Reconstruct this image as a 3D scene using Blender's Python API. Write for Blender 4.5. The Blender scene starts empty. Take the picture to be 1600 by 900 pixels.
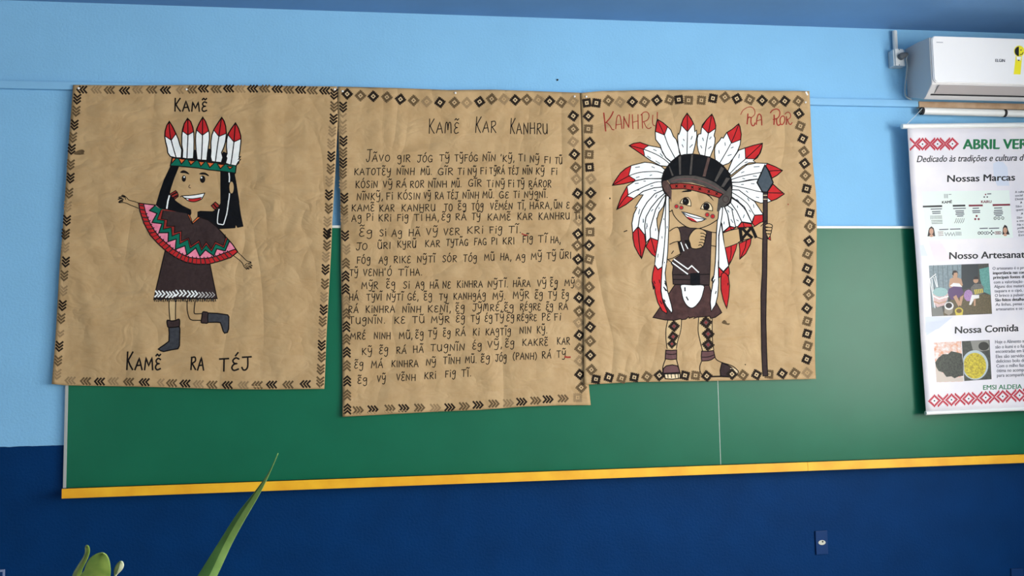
import bpy, bmesh, math, random, unicodedata
from mathutils import Vector, Matrix
from mathutils.geometry import delaunay_2d_cdt
random.seed(7)
C = bpy.context.scene.collection
S = bpy.context.scene

# ------------------------------------------------------------------ camera
F = 1300.0                      # focal length in pixels of a 1600 x 900 frame
AX = Vector((10380.0, 83.0, -F)).normalized()          # world x seen from the camera
UPX, UPY = -302.0, 17450.0
AZ = Vector((UPX, UPY, -F))
AZ = (AZ - AX * AZ.dot(AX)).normalized()
AY = AZ.cross(AX)
R = Matrix((AX, AY, AZ))        # camera -> world rotation (rows = world axes in camera space)
CAM = Vector((0.0, -3.85, 1.55))
cd = bpy.data.cameras.new('camera')
cd.sensor_width = 36.0
cd.lens = F / 1600.0 * 36.0
cam = bpy.data.objects.new('camera', cd)
C.objects.link(cam)
M4 = R.to_4x4()
M4.translation = CAM
cam.matrix_world = M4
S.camera = cam
cd.clip_start = 0.05

def U(px, py, y=0.0):
    """the point of the plane at depth y that is seen at a place of the photograph"""
    d = R @ Vector(((px - 800.0) / F, -(py - 450.0) / F, -1.0))
    t = (y - CAM.y) / d.y
    return CAM + d * t

# ------------------------------------------------------------------ light
S.view_settings.view_transform = 'Standard'
S.view_settings.look = 'None'
S.view_settings.gamma = 1.0
S.view_settings.use_curve_mapping = False
S.view_settings.exposure = 0.08
w = bpy.data.worlds.new('daylight')
S.world = w
w.use_nodes = True
w.node_tree.nodes['Background'].inputs[0].default_value = (0.75, 0.87, 1.0, 1)
w.node_tree.nodes['Background'].inputs[1].default_value = 1.0

RIGHT, LEFT, BACK = 3.75, -4.4, -8.2
WIN = [(-1.9, -3.6), (-4.1, -5.8), (-6.2, -7.7)]       # window openings in the right wall
WZ0, WZ1 = 0.95, 2.75
WPOW = [192, 175, 165]
FILL_POW = [12]
FILL_OPENING = [(-5.2, -7.0)]  # unseen opening in the left wall, added to carry the fill light
WCOL = (1.0, 0.965, 0.91)
def area(name, loc, rot, sx, sy, power, col):
    l = bpy.data.lights.new(name, 'AREA')
    l.shape = 'RECTANGLE'; l.size = sx; l.size_y = sy
    l.energy = power; l.color = col
    o = bpy.data.objects.new(name, l)
    o.location = loc; o.rotation_euler = rot
    C.objects.link(o)
    return o
for (y0, y1), p in zip(WIN, WPOW):
    area('window_daylight', (RIGHT + 0.12, (y0 + y1) / 2, (WZ0 + WZ1) / 2), (0, math.radians(90), 0), WZ1 - WZ0, abs(y1 - y0), p, WCOL)
for (y0, y1), p in zip(FILL_OPENING, FILL_POW):
    area('window_daylight', (LEFT - 0.12, (y0 + y1) / 2, (WZ0 + WZ1) / 2), (0, math.radians(-90), 0), WZ1 - WZ0, abs(y1 - y0), p, WCOL)  # fill light added from the left, no window known there

# ------------------------------------------------------------------ materials
def lin(c):
    return tuple(((v / 255.0) / 12.92) if v / 255.0 <= 0.04045 else ((v / 255.0 + 0.055) / 1.055) ** 2.4 for v in c) + (1,)
MATS = {}
def mat(name, rgb, rough=0.6, spec=0.4, noise=0.0, nscale=20.0, bump=0.0, bscale=200.0, rgb2=None, coat=0.0, metal=0.0, kraft=False, detail=4.0):
    if name in MATS: return MATS[name]
    m = bpy.data.materials.new(name); m.use_nodes = True
    nt = m.node_tree; b = nt.nodes['Principled BSDF']
    b.inputs['Roughness'].default_value = rough
    b.inputs['Specular IOR Level'].default_value = spec
    b.inputs['Metallic'].default_value = metal
    b.inputs['Coat Weight'].default_value = coat
    b.inputs['Base Color'].default_value = lin(rgb)
    geo = nt.nodes.new('ShaderNodeNewGeometry')
    if noise > 0 or rgb2:
        n = nt.nodes.new('ShaderNodeTexNoise'); n.inputs['Scale'].default_value = nscale; n.inputs['Detail'].default_value = detail
        nt.links.new(geo.outputs['Position'], n.inputs['Vector'])
        r = nt.nodes.new('ShaderNodeValToRGB')
        c1 = lin(rgb); c2 = lin(rgb2) if rgb2 else tuple(v * (1 - noise) for v in c1[:3]) + (1,)
        r.color_ramp.elements[0].position = 0.35; r.color_ramp.elements[1].position = 0.65
        r.color_ramp.elements[0].color = c2; r.color_ramp.elements[1].color = c1
        nt.links.new(n.outputs['Fac'], r.inputs['Fac']); nt.links.new(r.outputs['Color'], b.inputs['Base Color'])
    if bump > 0:
        n2 = nt.nodes.new('ShaderNodeTexNoise'); n2.inputs['Scale'].default_value = bscale; n2.inputs['Detail'].default_value = 3
        nt.links.new(geo.outputs['Position'], n2.inputs['Vector'])
        bp = nt.nodes.new('ShaderNodeBump'); bp.inputs['Strength'].default_value = bump; bp.inputs['Distance'].default_value = 0.002
        nt.links.new(n2.outputs['Fac'], bp.inputs['Height']); nt.links.new(bp.outputs['Normal'], b.inputs['Normal'])
    MATS[name] = m
    return m

def crumple(m, strength):
    """the creases of crumpled wrapping paper: soft dents, long folds and sharp small ridges"""
    nt = m.node_tree; b = nt.nodes['Principled BSDF']
    geo = nt.nodes.new('ShaderNodeNewGeometry')
    def noise(scale, detail, rough=0.5, dist=0.0, sc=(1, 1, 1), rot=0.0):
        mp = nt.nodes.new('ShaderNodeMapping'); mp.inputs['Scale'].default_value = sc; mp.inputs['Rotation'].default_value = (0, rot, 0)
        nt.links.new(geo.outputs['Position'], mp.inputs['Vector'])
        n = nt.nodes.new('ShaderNodeTexNoise'); n.inputs['Scale'].default_value = scale; n.inputs['Detail'].default_value = detail
        n.inputs['Roughness'].default_value = rough; n.inputs['Distortion'].default_value = dist
        nt.links.new(mp.outputs['Vector'], n.inputs['Vector'])
        return n.outputs['Fac']
    def math_(op, a, bb):
        n = nt.nodes.new('ShaderNodeMath'); n.operation = op
        for i, v in enumerate((a, bb)):
            if isinstance(v, (int, float)): n.inputs[i].default_value = v
            else: nt.links.new(v, n.inputs[i])
        return n.outputs[0]
    def ridge(fac):
        return math_('ABSOLUTE', math_('SUBTRACT', fac, 0.5), 0)
    h = math_('MULTIPLY', noise(3.6, 2, sc=(1, 1, 0.8)), 1.5)
    h = math_('ADD', h, math_('MULTIPLY', ridge(noise(3.2, 1, 0.5, 0.5, (1.3, 1, 0.5), 0.7)), 2.2))
    h = math_('ADD', h, math_('MULTIPLY', ridge(noise(4.6, 2, 0.5, 0.8, (0.6, 1, 1.3), -0.7)), 1.3))
    h = math_('ADD', h, math_('MULTIPLY', ridge(noise(9.0, 2, 0.55, 1.0, (0.8, 1, 1.2), -0.8)), 0.55))
    h = math_('ADD', h, math_('MULTIPLY', noise(45.0, 4), 0.09))
    h = math_('ADD', h, math_('MULTIPLY', ridge(noise(5.0, 0, 0.5, 0.2, (1.6, 1, 0.3), 0.15)), 0.45))
    bp = nt.nodes.new('ShaderNodeBump'); bp.inputs['Strength'].default_value = strength; bp.inputs['Distance'].default_value = 0.03
    nt.links.new(h, bp.inputs['Height']); nt.links.new(bp.outputs['Normal'], b.inputs['Normal'])
    return m

KRAFT = crumple(mat('kraft paper', (189, 158, 114), 0.6, 0.25, rgb2=(179, 147, 103), nscale=14), 0.6)
def ink(name, rgb, rough=0.75, rgb2=None, nscale=60):
    return crumple(mat(name, rgb, rough, 0.12, rgb2=rgb2, nscale=nscale), 0.55)
BLACK = ink('black marker ink', (22, 18, 18))
STAMPD = ink('dark stamped ink', (30, 23, 18), rgb2=(44, 34, 26), nscale=300)
STAMPM = ink('half dry stamped ink', (112, 92, 64), rgb2=(82, 64, 44), nscale=320)
STAMPF = ink('faded stamped ink', (156, 130, 95), rgb2=(140, 115, 83), nscale=320)
BROWN = ink('dark brown paint', (62, 48, 47), rgb2=(54, 42, 42))
SKIRTB = ink('brown felt pen', (84, 58, 55), rgb2=(66, 46, 45), nscale=35)
MAROON = ink('maroon brown paint', (102, 72, 72))
RED = ink('red paint', (194, 42, 42), rgb2=(182, 38, 42), nscale=40)
REDPEN = ink('red felt pen', (158, 52, 45), rgb2=(140, 44, 38), nscale=90)
WHITE = ink('white paint', (246, 246, 243), rgb2=(236, 240, 238), nscale=50)
PINK = ink('pink paint', (242, 150, 172), rgb2=(233, 128, 155), nscale=40)
ORANGE = ink('orange paint', (222, 112, 58))
GREEN = ink('bottle green paint', (14, 106, 84))
SLATE = ink('slate grey paint', (76, 86, 94), rgb2=(68, 78, 86))
HAIR = ink('black hair paint', (14, 16, 20))
BOOTG = ink('boot grey paint', (66, 68, 73), rgb2=(56, 58, 64))
HATGREY = ink('grey brown felt pen', (82, 76, 72), rgb2=(70, 66, 62))
HATBROWN = ink('warm brown felt pen', (94, 72, 66), rgb2=(78, 60, 56))
SKIN = ink('bare paper skin', (190, 159, 115))
LEGSKIN = ink('pale leg crayon', (200, 172, 128))
CREAM = ink('cream crayon', (226, 206, 168))
STAMPW = ink('pale paper inside stamp', (204, 178, 138))

# ------------------------------------------------------------------ object helpers
def link(o, parent=None):
    C.objects.link(o)
    if parent is not None: o.parent = parent
    return o
def tag(o, label, cat, group=None):
    o['label'] = label; o['category'] = cat
    if group: o['group'] = group
    return o
def thing(name, label, cat, loc, group=None):
    return tag(link_empty(name, loc), label, cat, group)
def link_empty(name, loc):
    o = bpy.data.objects.new(name, None); o.location = loc; o.empty_display_size = 0.05
    C.objects.link(o); return o
def origin(o):
    v = Vector((0, 0, 0))
    while o is not None:
        v = v + Vector(o.location); o = o.parent
    return v
def mesh_obj(name, verts, faces, mats, parent=None, idx=None, smooth=False):
    """verts in world space; the object's data is kept relative to its parent"""
    off = origin(parent)
    me = bpy.data.meshes.new(name)
    me.from_pydata([tuple(Vector(v) - off) for v in verts], [], faces)
    for m in (mats if isinstance(mats, (list, tuple)) else [mats]): me.materials.append(m)
    if idx:
        me.polygons.foreach_set('material_index', idx)
    if smooth:
        me.polygons.foreach_set('use_smooth', [True] * len(me.polygons))
    me.update()
    return link(bpy.data.objects.new(name, me), parent)
def bm_obj(name, bm, m, parent=None, smooth=False, bevel=0.0, seg=2, loc=None):
    off = origin(parent)
    if bevel > 0:
        bmesh.ops.bevel(bm, geom=bm.edges[:], offset=bevel, segments=seg, affect='EDGES', profile=0.6, clamp_overlap=True)
    bmesh.ops.recalc_face_normals(bm, faces=bm.faces[:])
    base = off
    if loc is not None: base = Vector(loc)
    for v in bm.verts: v.co -= base
    me = bpy.data.meshes.new(name); bm.to_mesh(me); bm.free()
    me.materials.append(m)
    if smooth:
        me.polygons.foreach_set('use_smooth', [True] * len(me.polygons))
    o = link(bpy.data.objects.new(name, me), parent)
    o.location = base - off
    return o
def box(bm, a, b):
    x0, x1 = sorted((a[0], b[0])); y0, y1 = sorted((a[1], b[1])); z0, z1 = sorted((a[2], b[2]))
    v = [bm.verts.new(p) for p in ((x0,y0,z0),(x1,y0,z0),(x1,y1,z0),(x0,y1,z0),(x0,y0,z1),(x1,y0,z1),(x1,y1,z1),(x0,y1,z1))]
    for f in ((0,3,2,1),(4,5,6,7),(0,1,5,4),(1,2,6,5),(2,3,7,6),(3,0,4,7)): bm.faces.new([v[i] for i in f])
def tube(bm, pts, r, n=12, cap=True):
    pts = [Vector(p) for p in pts]; rings = []
    rs = r if isinstance(r, (list, tuple)) else [r] * len(pts)
    prev = None
    for i, p in enumerate(pts):
        t = (pts[min(i + 1, len(pts) - 1)] - pts[max(i - 1, 0)]).normalized()
        a = t.orthogonal().normalized() if prev is None else (prev - t * prev.dot(t)).normalized()
        prev = a; b = t.cross(a)
        rings.append([bm.verts.new(p + (a * math.cos(2 * math.pi * k / n) + b * math.sin(2 * math.pi * k / n)) * rs[i]) for k in range(n)])
    for i in range(len(rings) - 1):
        for k in range(n):
            bm.faces.new((rings[i][k], rings[i][(k + 1) % n], rings[i + 1][(k + 1) % n], rings[i + 1][k]))
    if cap:
        bm.faces.new(rings[0][::-1]); bm.faces.new(rings[-1])
def lathe(bm, prof, c, n=32):
    rings = []
    for r, z in prof:
        rings.append([bm.verts.new((c[0] + r * math.cos(2 * math.pi * k / n), c[1] + r * math.sin(2 * math.pi * k / n), c[2] + z)) for k in range(n)])
    for i in range(len(rings) - 1):
        for k in range(n):
            bm.faces.new((rings[i][k], rings[i][(k + 1) % n], rings[i + 1][(k + 1) % n], rings[i + 1][k]))
    bm.faces.new(rings[0][::-1]); bm.faces.new(rings[-1])

# ------------------------------------------------------------------ room
FZ = 0.0
CZ = U(700, 23).z
ZNAVY = U(50, 697).z
def structure(o):
    o['kind'] = 'structure'; return o
def wallmat():
    m = mat('painted wall', (122, 186, 232), 0.6, 0.07)
    nt = m.node_tree; b = nt.nodes['Principled BSDF']
    geo = nt.nodes.new('ShaderNodeNewGeometry'); sep = nt.nodes.new('ShaderNodeSeparateXYZ')
    nt.links.new(geo.outputs['Position'], sep.inputs[0])
    n = nt.nodes.new('ShaderNodeTexNoise'); n.inputs['Scale'].default_value = 26; n.inputs['Detail'].default_value = 5
    nt.links.new(geo.outputs['Position'], n.inputs['Vector'])
    wob = nt.nodes.new('ShaderNodeMath'); wob.operation = 'MULTIPLY_ADD'; wob.inputs[1].default_value = 0.006; wob.inputs[2].default_value = ZNAVY - 0.003
    nt.links.new(n.outputs['Fac'], wob.inputs[0])
    lt = nt.nodes.new('ShaderNodeMath'); lt.operation = 'LESS_THAN'
    nt.links.new(sep.outputs['Z'], lt.inputs[0]); nt.links.new(wob.outputs[0], lt.inputs[1])
    def var(c, amt, sc):
        nn = nt.nodes.new('ShaderNodeTexNoise'); nn.inputs['Scale'].default_value = sc; nn.inputs['Detail'].default_value = 4
        nt.links.new(geo.outputs['Position'], nn.inputs['Vector'])
        rr = nt.nodes.new('ShaderNodeValToRGB'); c1 = lin(c)
        rr.color_ramp.elements[0].position = 0.3; rr.color_ramp.elements[1].position = 0.7
        rr.color_ramp.elements[0].color = tuple(v * (1 - amt) for v in c1[:3]) + (1,); rr.color_ramp.elements[1].color = c1
        nt.links.new(nn.outputs['Fac'], rr.inputs['Fac']); return rr.outputs['Color']
    mix = nt.nodes.new('ShaderNodeMix'); mix.data_type = 'RGBA'
    nt.links.new(lt.outputs[0], mix.inputs['Factor'])
    nt.links.new(var((135, 191, 229), 0.06, 3.0), mix.inputs['A']); nt.links.new(var((3, 51, 101), 0.2, 5.0), mix.inputs['B'])
    nt.links.new(mix.outputs['Result'], b.inputs['Base Color'])
    n2 = nt.nodes.new('ShaderNodeTexNoise'); n2.inputs['Scale'].default_value = 95; n2.inputs['Detail'].default_value = 4
    nt.links.new(geo.outputs['Position'], n2.inputs['Vector'])
    bp = nt.nodes.new('ShaderNodeBump'); bp.inputs['Strength'].default_value = 0.45; bp.inputs['Distance'].default_value = 0.004
    nt.links.new(n2.outputs['Fac'], bp.inputs['Height']); nt.links.new(bp.outputs['Normal'], b.inputs['Normal'])
    return m
WALL = wallmat()
CEIL = mat('painted ceiling', (101, 143, 188), 0.6, 0.3, noise=0.10, nscale=2.5, bump=0.3, bscale=25)
FLOOR = mat('grey floor tiles', (150, 150, 148), 0.45, 0.4, noise=0.15, nscale=4)
def slab(name, a, b, m):
    bm = bmesh.new(); box(bm, a, b); return structure(bm_obj(name, bm, m))
slab('wall_front', (LEFT - 0.15, 0, FZ), (RIGHT + 0.15, 0.15, CZ), WALL)
slab('ceiling', (LEFT - 0.15, BACK - 0.15, CZ), (RIGHT + 0.15, 0.15, CZ + 0.15), CEIL)
slab('floor', (LEFT - 0.15, BACK - 0.15, FZ - 0.1), (RIGHT + 0.15, 0.15, FZ), FLOOR)
PLAIN = mat('pale grey wall paint', (205, 204, 198), 0.6, 0.3, noise=0.05, nscale=3)
slab('wall_back', (LEFT - 0.15, BACK - 0.15, FZ), (RIGHT + 0.15, BACK, CZ), PLAIN)
def pierced(name, x0, x1, wins):
    bm = bmesh.new()
    box(bm, (x0, BACK, FZ), (x1, 0, WZ0)); box(bm, (x0, BACK, WZ1), (x1, 0, CZ))
    y = 0.0
    for (a, b) in wins:
        box(bm, (x0, a, WZ0), (x1, y, WZ1)); y = b
    box(bm, (x0, BACK, WZ0), (x1, y, WZ1))
    return structure(bm_obj(name, bm, PLAIN))
pierced('wall_right', RIGHT, RIGHT + 0.15, WIN)
pierced('wall_left', LEFT - 0.15, LEFT, FILL_OPENING)
WFRAME = mat('grey window steel', (170, 175, 178), 0.5, 0.4)
k = 1
for x, wins in ((RIGHT, WIN), (LEFT - 0.05, FILL_OPENING)):  # the left frame only goes with the added fill opening
    for (a, b) in wins:
        bm = bmesh.new(); t = 0.035
        box(bm, (x, a, WZ0), (x + .05, b, WZ0 + t)); box(bm, (x, a, WZ1 - t), (x + .05, b, WZ1))
        box(bm, (x, a, WZ0), (x + .05, a - t, WZ1)); box(bm, (x, b, WZ0), (x + .05, b + t, WZ1))
        box(bm, (x, (a + b) / 2 - .02, WZ0), (x + .05, (a + b) / 2 + .02, WZ1))
        structure(bm_obj('window_%d' % k, bm, WFRAME)); k += 1

# the thin painted batten that runs along the wall
bm = bmesh.new()
zt, zb = U(800, 146).z, U(800, 158.6).z
box(bm, (LEFT + 0.001, -0.022, U(60, 141).z), (U(1434, 165, -0.016).x, -0.0, U(60, 129.3).z))
structure(bm_obj('trim_1', bm, mat('painted batten', (135, 190, 228), 0.5, 0.3, noise=0.05, nscale=6), bevel=0.002))
# ------------------------------------------------------------------ chalkboard
BOARD = mat('green chalkboard', (18, 103, 74), 0.33, 0.22, rgb2=(16, 98, 70), nscale=3, bump=0.03, bscale=300)
ALU = mat('pale aluminium edge', (214, 216, 208), 0.4, 0.5)
YELLOW = mat('yellow varnished wood', (246, 186, 38), 0.35, 0.4, rgb2=(234, 166, 26), nscale=9, coat=0.2)
by = -0.02
bx0 = U(105, 690, by).x; bx1 = RIGHT - 0.35
bz1 = U(700, 356.5, by).z; bz0 = (U(105, 757, by).z + U(1500, 717, by).z) / 2
sx = U(1124, 660, by).x
print('BOARD', bx0, bx1, bz0, bz1, U(105,757,by).z, U(1500,717,by).z, 'CZ', CZ, 'right frame', U(1600, 450).x, 'left', U(0,450).x, 'scale', bz1-bz0)
board = thing('chalkboard', 'wide green chalkboard on the wall behind the kraft paper sheets', 'chalkboard', (bx0, by, bz0))
for a, b in ((bx0, sx - 0.0015), (sx + 0.0015, bx1)):
    bm = bmesh.new(); box(bm, (a, by, bz0), (b, -0.002, bz1)); bm_obj('panel', bm, BOARD, board)
bm = bmesh.new(); box(bm, (sx - 0.0015, by + 0.001, bz0), (sx + 0.0015, -0.002, bz1)); bm_obj('seam_strip', bm, ALU, board)
bm = bmesh.new(); box(bm, (bx0 - 0.012, by - 0.004, bz1), (bx1 + 0.012, -0.001, bz1 + 0.012)); bm_obj('top_edge', bm, ALU, board, bevel=0.001)
for a in (bx0 - 0.012, bx1):
    bm = bmesh.new(); box(bm, (a, by - 0.004, bz0), (a + 0.012, -0.001, bz1)); bm_obj('side_edge', bm, mat('grey aluminium edge', (168, 170, 168), 0.4, 0.5), board, bevel=0.001)
ty = -0.075
tz1 = bz0; tz0 = tz1 - 0.036
bm = bmesh.new()
tx0, tx1 = U(96.5, 766, ty).x, bx1 + 0.03
prof = [(-0.001, tz0), (ty, tz0), (ty, tz1 + 0.004), (ty + 0.008, tz1 + 0.004), (ty + 0.010, tz1 - 0.004), (-0.001, tz1 - 0.004)]
for seg0, seg1 in ((tx0, U(1262, 727, ty).x - 0.0008), (U(1262, 727, ty).x + 0.0008, tx1)):
    A = [bm.verts.new((seg0, y, z)) for y, z in prof]; B = [bm.verts.new((seg1, y, z)) for y, z in prof]
    for i in range(len(prof)):
        j = (i + 1) % len(prof); bm.faces.new((A[i], A[j], B[j], B[i]))
    bm.faces.new(A[::-1]); bm.faces.new(B)
bm_obj('chalk_tray', bm, YELLOW, board)['label'] = 'yellow wooden chalk tray'

# ------------------------------------------------------------------ drawing on paper
ZOOM = {'A': (240,170,10), 'B': (240,250,10), 'C': (180,295,13.235), 'D': (200,310,7.965), 'E': (220,380,7.965), 'F': (230,445,7.825),
        'G': (940,170,10), 'H': (1080,170,10), 'I': (1020,225,11.39), 'J': (950,250,8.18), 'K': (1130,250,8.18), 'L': (1030,285,12),
        'M': (970,340,11.25), 'N': (1030,345,8.57), 'O': (1110,335,10), 'P': (1000,410,9), 'Q': (1010,490,7.5), 'R': (1150,330,3.333),
        'S': (1340,20,4.285), 'T': (1400,170,7.5), 'V': (1410,280,7.5), 'W': (1420,380,6.428), 'X': (1420,500,5.622),
        'a': (60,110,3.3333), 'b': (60,360,3.3333), 'c': (520,120,4), 'd': (520,330,4), 'e': (520,450,4), 'f': (900,130,4), 'g': (900,340,3.3333),
        'h': (1140,165,14.545), 'p': (0,0,1)}
def P(s):
    out = []; z = None
    for tok in s.split():
        if tok[0].isalpha(): z = ZOOM[tok[0]]; tok = tok[1:]
        x, y = tok.split(',')
        out.append((z[0] + float(x) / z[2], z[1] + float(y) / z[2]))
    return out
def curve(pts, closed=False, n=5):
    k = len(pts); out = []
    for i in range(k if closed else k - 1):
        if closed: p0, p1, p2, p3 = pts[(i-1)%k], pts[i], pts[(i+1)%k], pts[(i+2)%k]
        else: p0, p1, p2, p3 = pts[max(i-1,0)], pts[i], pts[i+1], pts[min(i+2,k-1)]
        for s in range(n):
            t = s / n
            out.append(tuple(0.5*((2*p1[c])+(-p0[c]+p2[c])*t+(2*p0[c]-5*p1[c]+4*p2[c]-p3[c])*t*t+(-p0[c]+3*p1[c]-3*p2[c]+p3[c])*t**3) for c in (0,1)))
    if not closed: out.append(pts[-1])
    return out
def ellipse(c, rx, ry, n=20, rot=0.0):
    return [(c[0] + rx*math.cos(a)*math.cos(rot) - ry*math.sin(a)*math.sin(rot), c[1] + rx*math.cos(a)*math.sin(rot) + ry*math.sin(a)*math.cos(rot)) for a in (2*math.pi*i/n for i in range(n))]
def ell(s, rx, ry, n=20, rot=0.0):
    z = ZOOM[s[0]]; c = P(s)[0]
    return ellipse(c, rx / z[2], ry / z[2], n, rot)
def dense(pts, step, closed):
    out = []; k = len(pts)
    for i in range(k if closed else k - 1):
        a, b = pts[i], pts[(i+1) % k]
        n = max(1, int(math.hypot(b[0]-a[0], b[1]-a[1]) / step + 0.999))
        for s in range(n): out.append((a[0]+(b[0]-a[0])*s/n, a[1]+(b[1]-a[1])*s/n))
    if not closed: out.append(pts[-1])
    return out

class Surf:
    """a hanging sheet: maps a place of the photograph to the sheet's own surface"""
    STEP = 0.00013
    def __init__(s, y0, relief): s.y0 = y0; s.relief = relief
    def __call__(s, px, py, lvl=0.0):
        p = U(px, py, s.y0)
        p.y = s.y0 + s.relief(p.x, p.z) - lvl * s.STEP
        return p
class Part:
    def __init__(s, surf): s.surf = surf; s.v = []; s.f = []; s.i = []; s.mats = []
    def mi(s, m):
        if m not in s.mats: s.mats.append(m)
        return s.mats.index(m)
    def raw(s, pv, pf, m, lvl):
        o = len(s.v); s.v += [s.surf(x, y, lvl) for x, y in pv]
        s.f += [tuple(o + i for i in f) for f in pf]; s.i += [s.mi(m)] * len(pf)
    def fill(s, pts, m, lvl, step=4.5):
        pts = dense(pts, step, True)
        cl = [pts[0]]
        for p in pts[1:]:
            if math.hypot(p[0]-cl[-1][0], p[1]-cl[-1][1]) > 0.05: cl.append(p)
        k = len(cl); xs = [p[0] for p in cl]; ys = [p[1] for p in cl]
        V = [Vector(p) for p in cl]
        x = min(xs) + step / 2
        while x < max(xs):
            y = min(ys) + step / 2
            while y < max(ys): V.append(Vector((x, y))); y += step
            x += step
        r = delaunay_2d_cdt(V, [(i, (i+1) % k) for i in range(k)], [list(range(k))], 1, 1e-4)
        fs = [f if ((r[0][f[1]]-r[0][f[0]]).cross(r[0][f[2]]-r[0][f[0]]) < 0) else f[::-1] for f in r[2]]
        s.raw([tuple(v) for v in r[0]], fs, m, lvl)
    def stroke(s, pts, wd, m, lvl, closed=False, step=4.5, taper=False):
        pts = [p for i, p in enumerate(pts) if i == 0 or math.hypot(p[0]-pts[i-1][0], p[1]-pts[i-1][1]) > 1e-3]
        if len(pts) < 2: return
        if not closed and not taper:
            for e, q in ((0, 1), (-1, -2)):
                dx, dy = pts[e][0]-pts[q][0], pts[e][1]-pts[q][1]; L = math.hypot(dx, dy)
                pts[e] = (pts[e][0]+dx/L*wd*.35, pts[e][1]+dy/L*wd*.35)
        if wd < 1.8: wd *= 1.2
        pts = dense(pts, step, closed); k = len(pts); V = []
        for i in range(k):
            if closed: a, b, c = pts[(i-1)%k], pts[i], pts[(i+1)%k]
            else: a, b, c = pts[max(i-1,0)], pts[i], pts[min(i+1,k-1)]
            d1 = (b[0]-a[0], b[1]-a[1]); d2 = (c[0]-b[0], c[1]-b[1])
            l1 = math.hypot(*d1) or 1; l2 = math.hypot(*d2) or 1
            if a == b: d1 = d2; l1 = l2
            if b == c: d2 = d1; l2 = l1
            n1 = (-d1[1]/l1, d1[0]/l1); n2 = (-d2[1]/l2, d2[0]/l2)
            n = (n1[0]+n2[0], n1[1]+n2[1]); L = math.hypot(*n)
            if L < 0.3: n = n1; L = 1; sc = 1
            else: n = (n[0]/L, n[1]/L); sc = min(1.6, 1/max(0.35, n[0]*n1[0]+n[1]*n1[1]))
            h = wd/2*sc
            if taper and not closed: h *= max(0.25, min(1.0, 2.2*min(i, k-1-i)/(k-1) + .2))
            V.append((b[0]+n[0]*h, b[1]+n[1]*h)); V.append((b[0]-n[0]*h, b[1]-n[1]*h))
        fs = []
        for i in range(k if closed else k-1):
            j = (i+1) % k; fs.append((2*i, 2*j, 2*j+1, 2*i+1))
        s.raw(V, fs, m, lvl)
    def shape(s, pts, m, lvl, wd=1.2, line=None):
        s.fill(pts, m, lvl); s.stroke(pts, wd, line or BLACK, lvl + .5, True)
    def build(s, name, parent, label=None):
        o = mesh_obj(name, s.v, s.f, s.mats, parent, s.i)
        if label: o['label'] = label
        return o

class Multi:
    """an Empty holding separate small marks, each a mesh of its own"""
    def __init__(s, surf): s.surf = surf; s.items = []
    def new(s, name):
        p = Part(s.surf); s.items.append((name, p)); return p
    def build(s, name, parent, label=None):
        v = s.items[0][1].v[0]
        o = bpy.data.objects.new(name, None); o.empty_display_size = .02
        link(o, parent); o.location = v - origin(parent)
        for n, p in s.items: p.build(n, o)
        if label: o['label'] = label
        return o

def coons(top, right, bottom, left, nu, nv):
    """grid between four edge polylines (top/bottom left to right, left/right top to bottom)"""
    def at(poly, t):
        L = [0.0]
        for a, b in zip(poly, poly[1:]): L.append(L[-1] + math.hypot(b[0]-a[0], b[1]-a[1]))
        d = t * L[-1]
        for i in range(len(poly)-1):
            if d <= L[i+1] or i == len(poly)-2:
                q = (d-L[i]) / ((L[i+1]-L[i]) or 1); return (poly[i][0]+(poly[i+1][0]-poly[i][0])*q, poly[i][1]+(poly[i+1][1]-poly[i][1])*q)
    g = []
    for j in range(nv+1):
        v = j/nv; row = []
        for i in range(nu+1):
            u = i/nu; T, B, Lf, Rt = at(top,u), at(bottom,u), at(left,v), at(right,v)
            row.append(tuple((1-v)*T[c]+v*B[c]+(1-u)*Lf[c]+u*Rt[c]-((1-u)*(1-v)*top[0][c]+u*(1-v)*top[-1][c]+(1-u)*v*bottom[0][c]+u*v*bottom[-1][c]) for c in (0,1)))
        g.append(row)
    return g
def sheet(name, surf, edges, m, parent, nu=72, nv=120, thick=0.0005):
    g = coons(*edges, nu, nv); W = nu+1
    V = [surf(x, y) for row in g for x, y in row]
    n = len(V); V += [v + Vector((0, thick, 0)) for v in V]
    Fs = []
    for j in range(nv):
        for i in range(nu):
            q = (j*W+i, (j+1)*W+i, (j+1)*W+i+1, j*W+i+1); Fs.append(q); Fs.append(tuple(n+a for a in q[::-1]))
    rim = [i for i in range(W)] + [j*W+nu for j in range(1, nv+1)] + [nv*W+i for i in range(nu-1, -1, -1)] + [j*W for j in range(nv-1, 0, -1)]
    for a, b in zip(rim, rim[1:]+rim[:1]): Fs.append((a, b, n+b, n+a))
    return mesh_obj(name, V, Fs, m, parent, smooth=True)

def waves(seed, amp, zbot, lift=0.008):
    r = random.Random(seed)
    ws = [(r.uniform(4, 9), r.uniform(-5, 5), r.uniform(0, 6.28)) for _ in range(4)]
    def f(x, z):
        h = sum(math.sin(a*x + b*z + c) for a, b, c in ws) / 4 * amp
        return h - lift * math.exp(-max(0.0, z - zbot) / 0.05)
    return f

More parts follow.
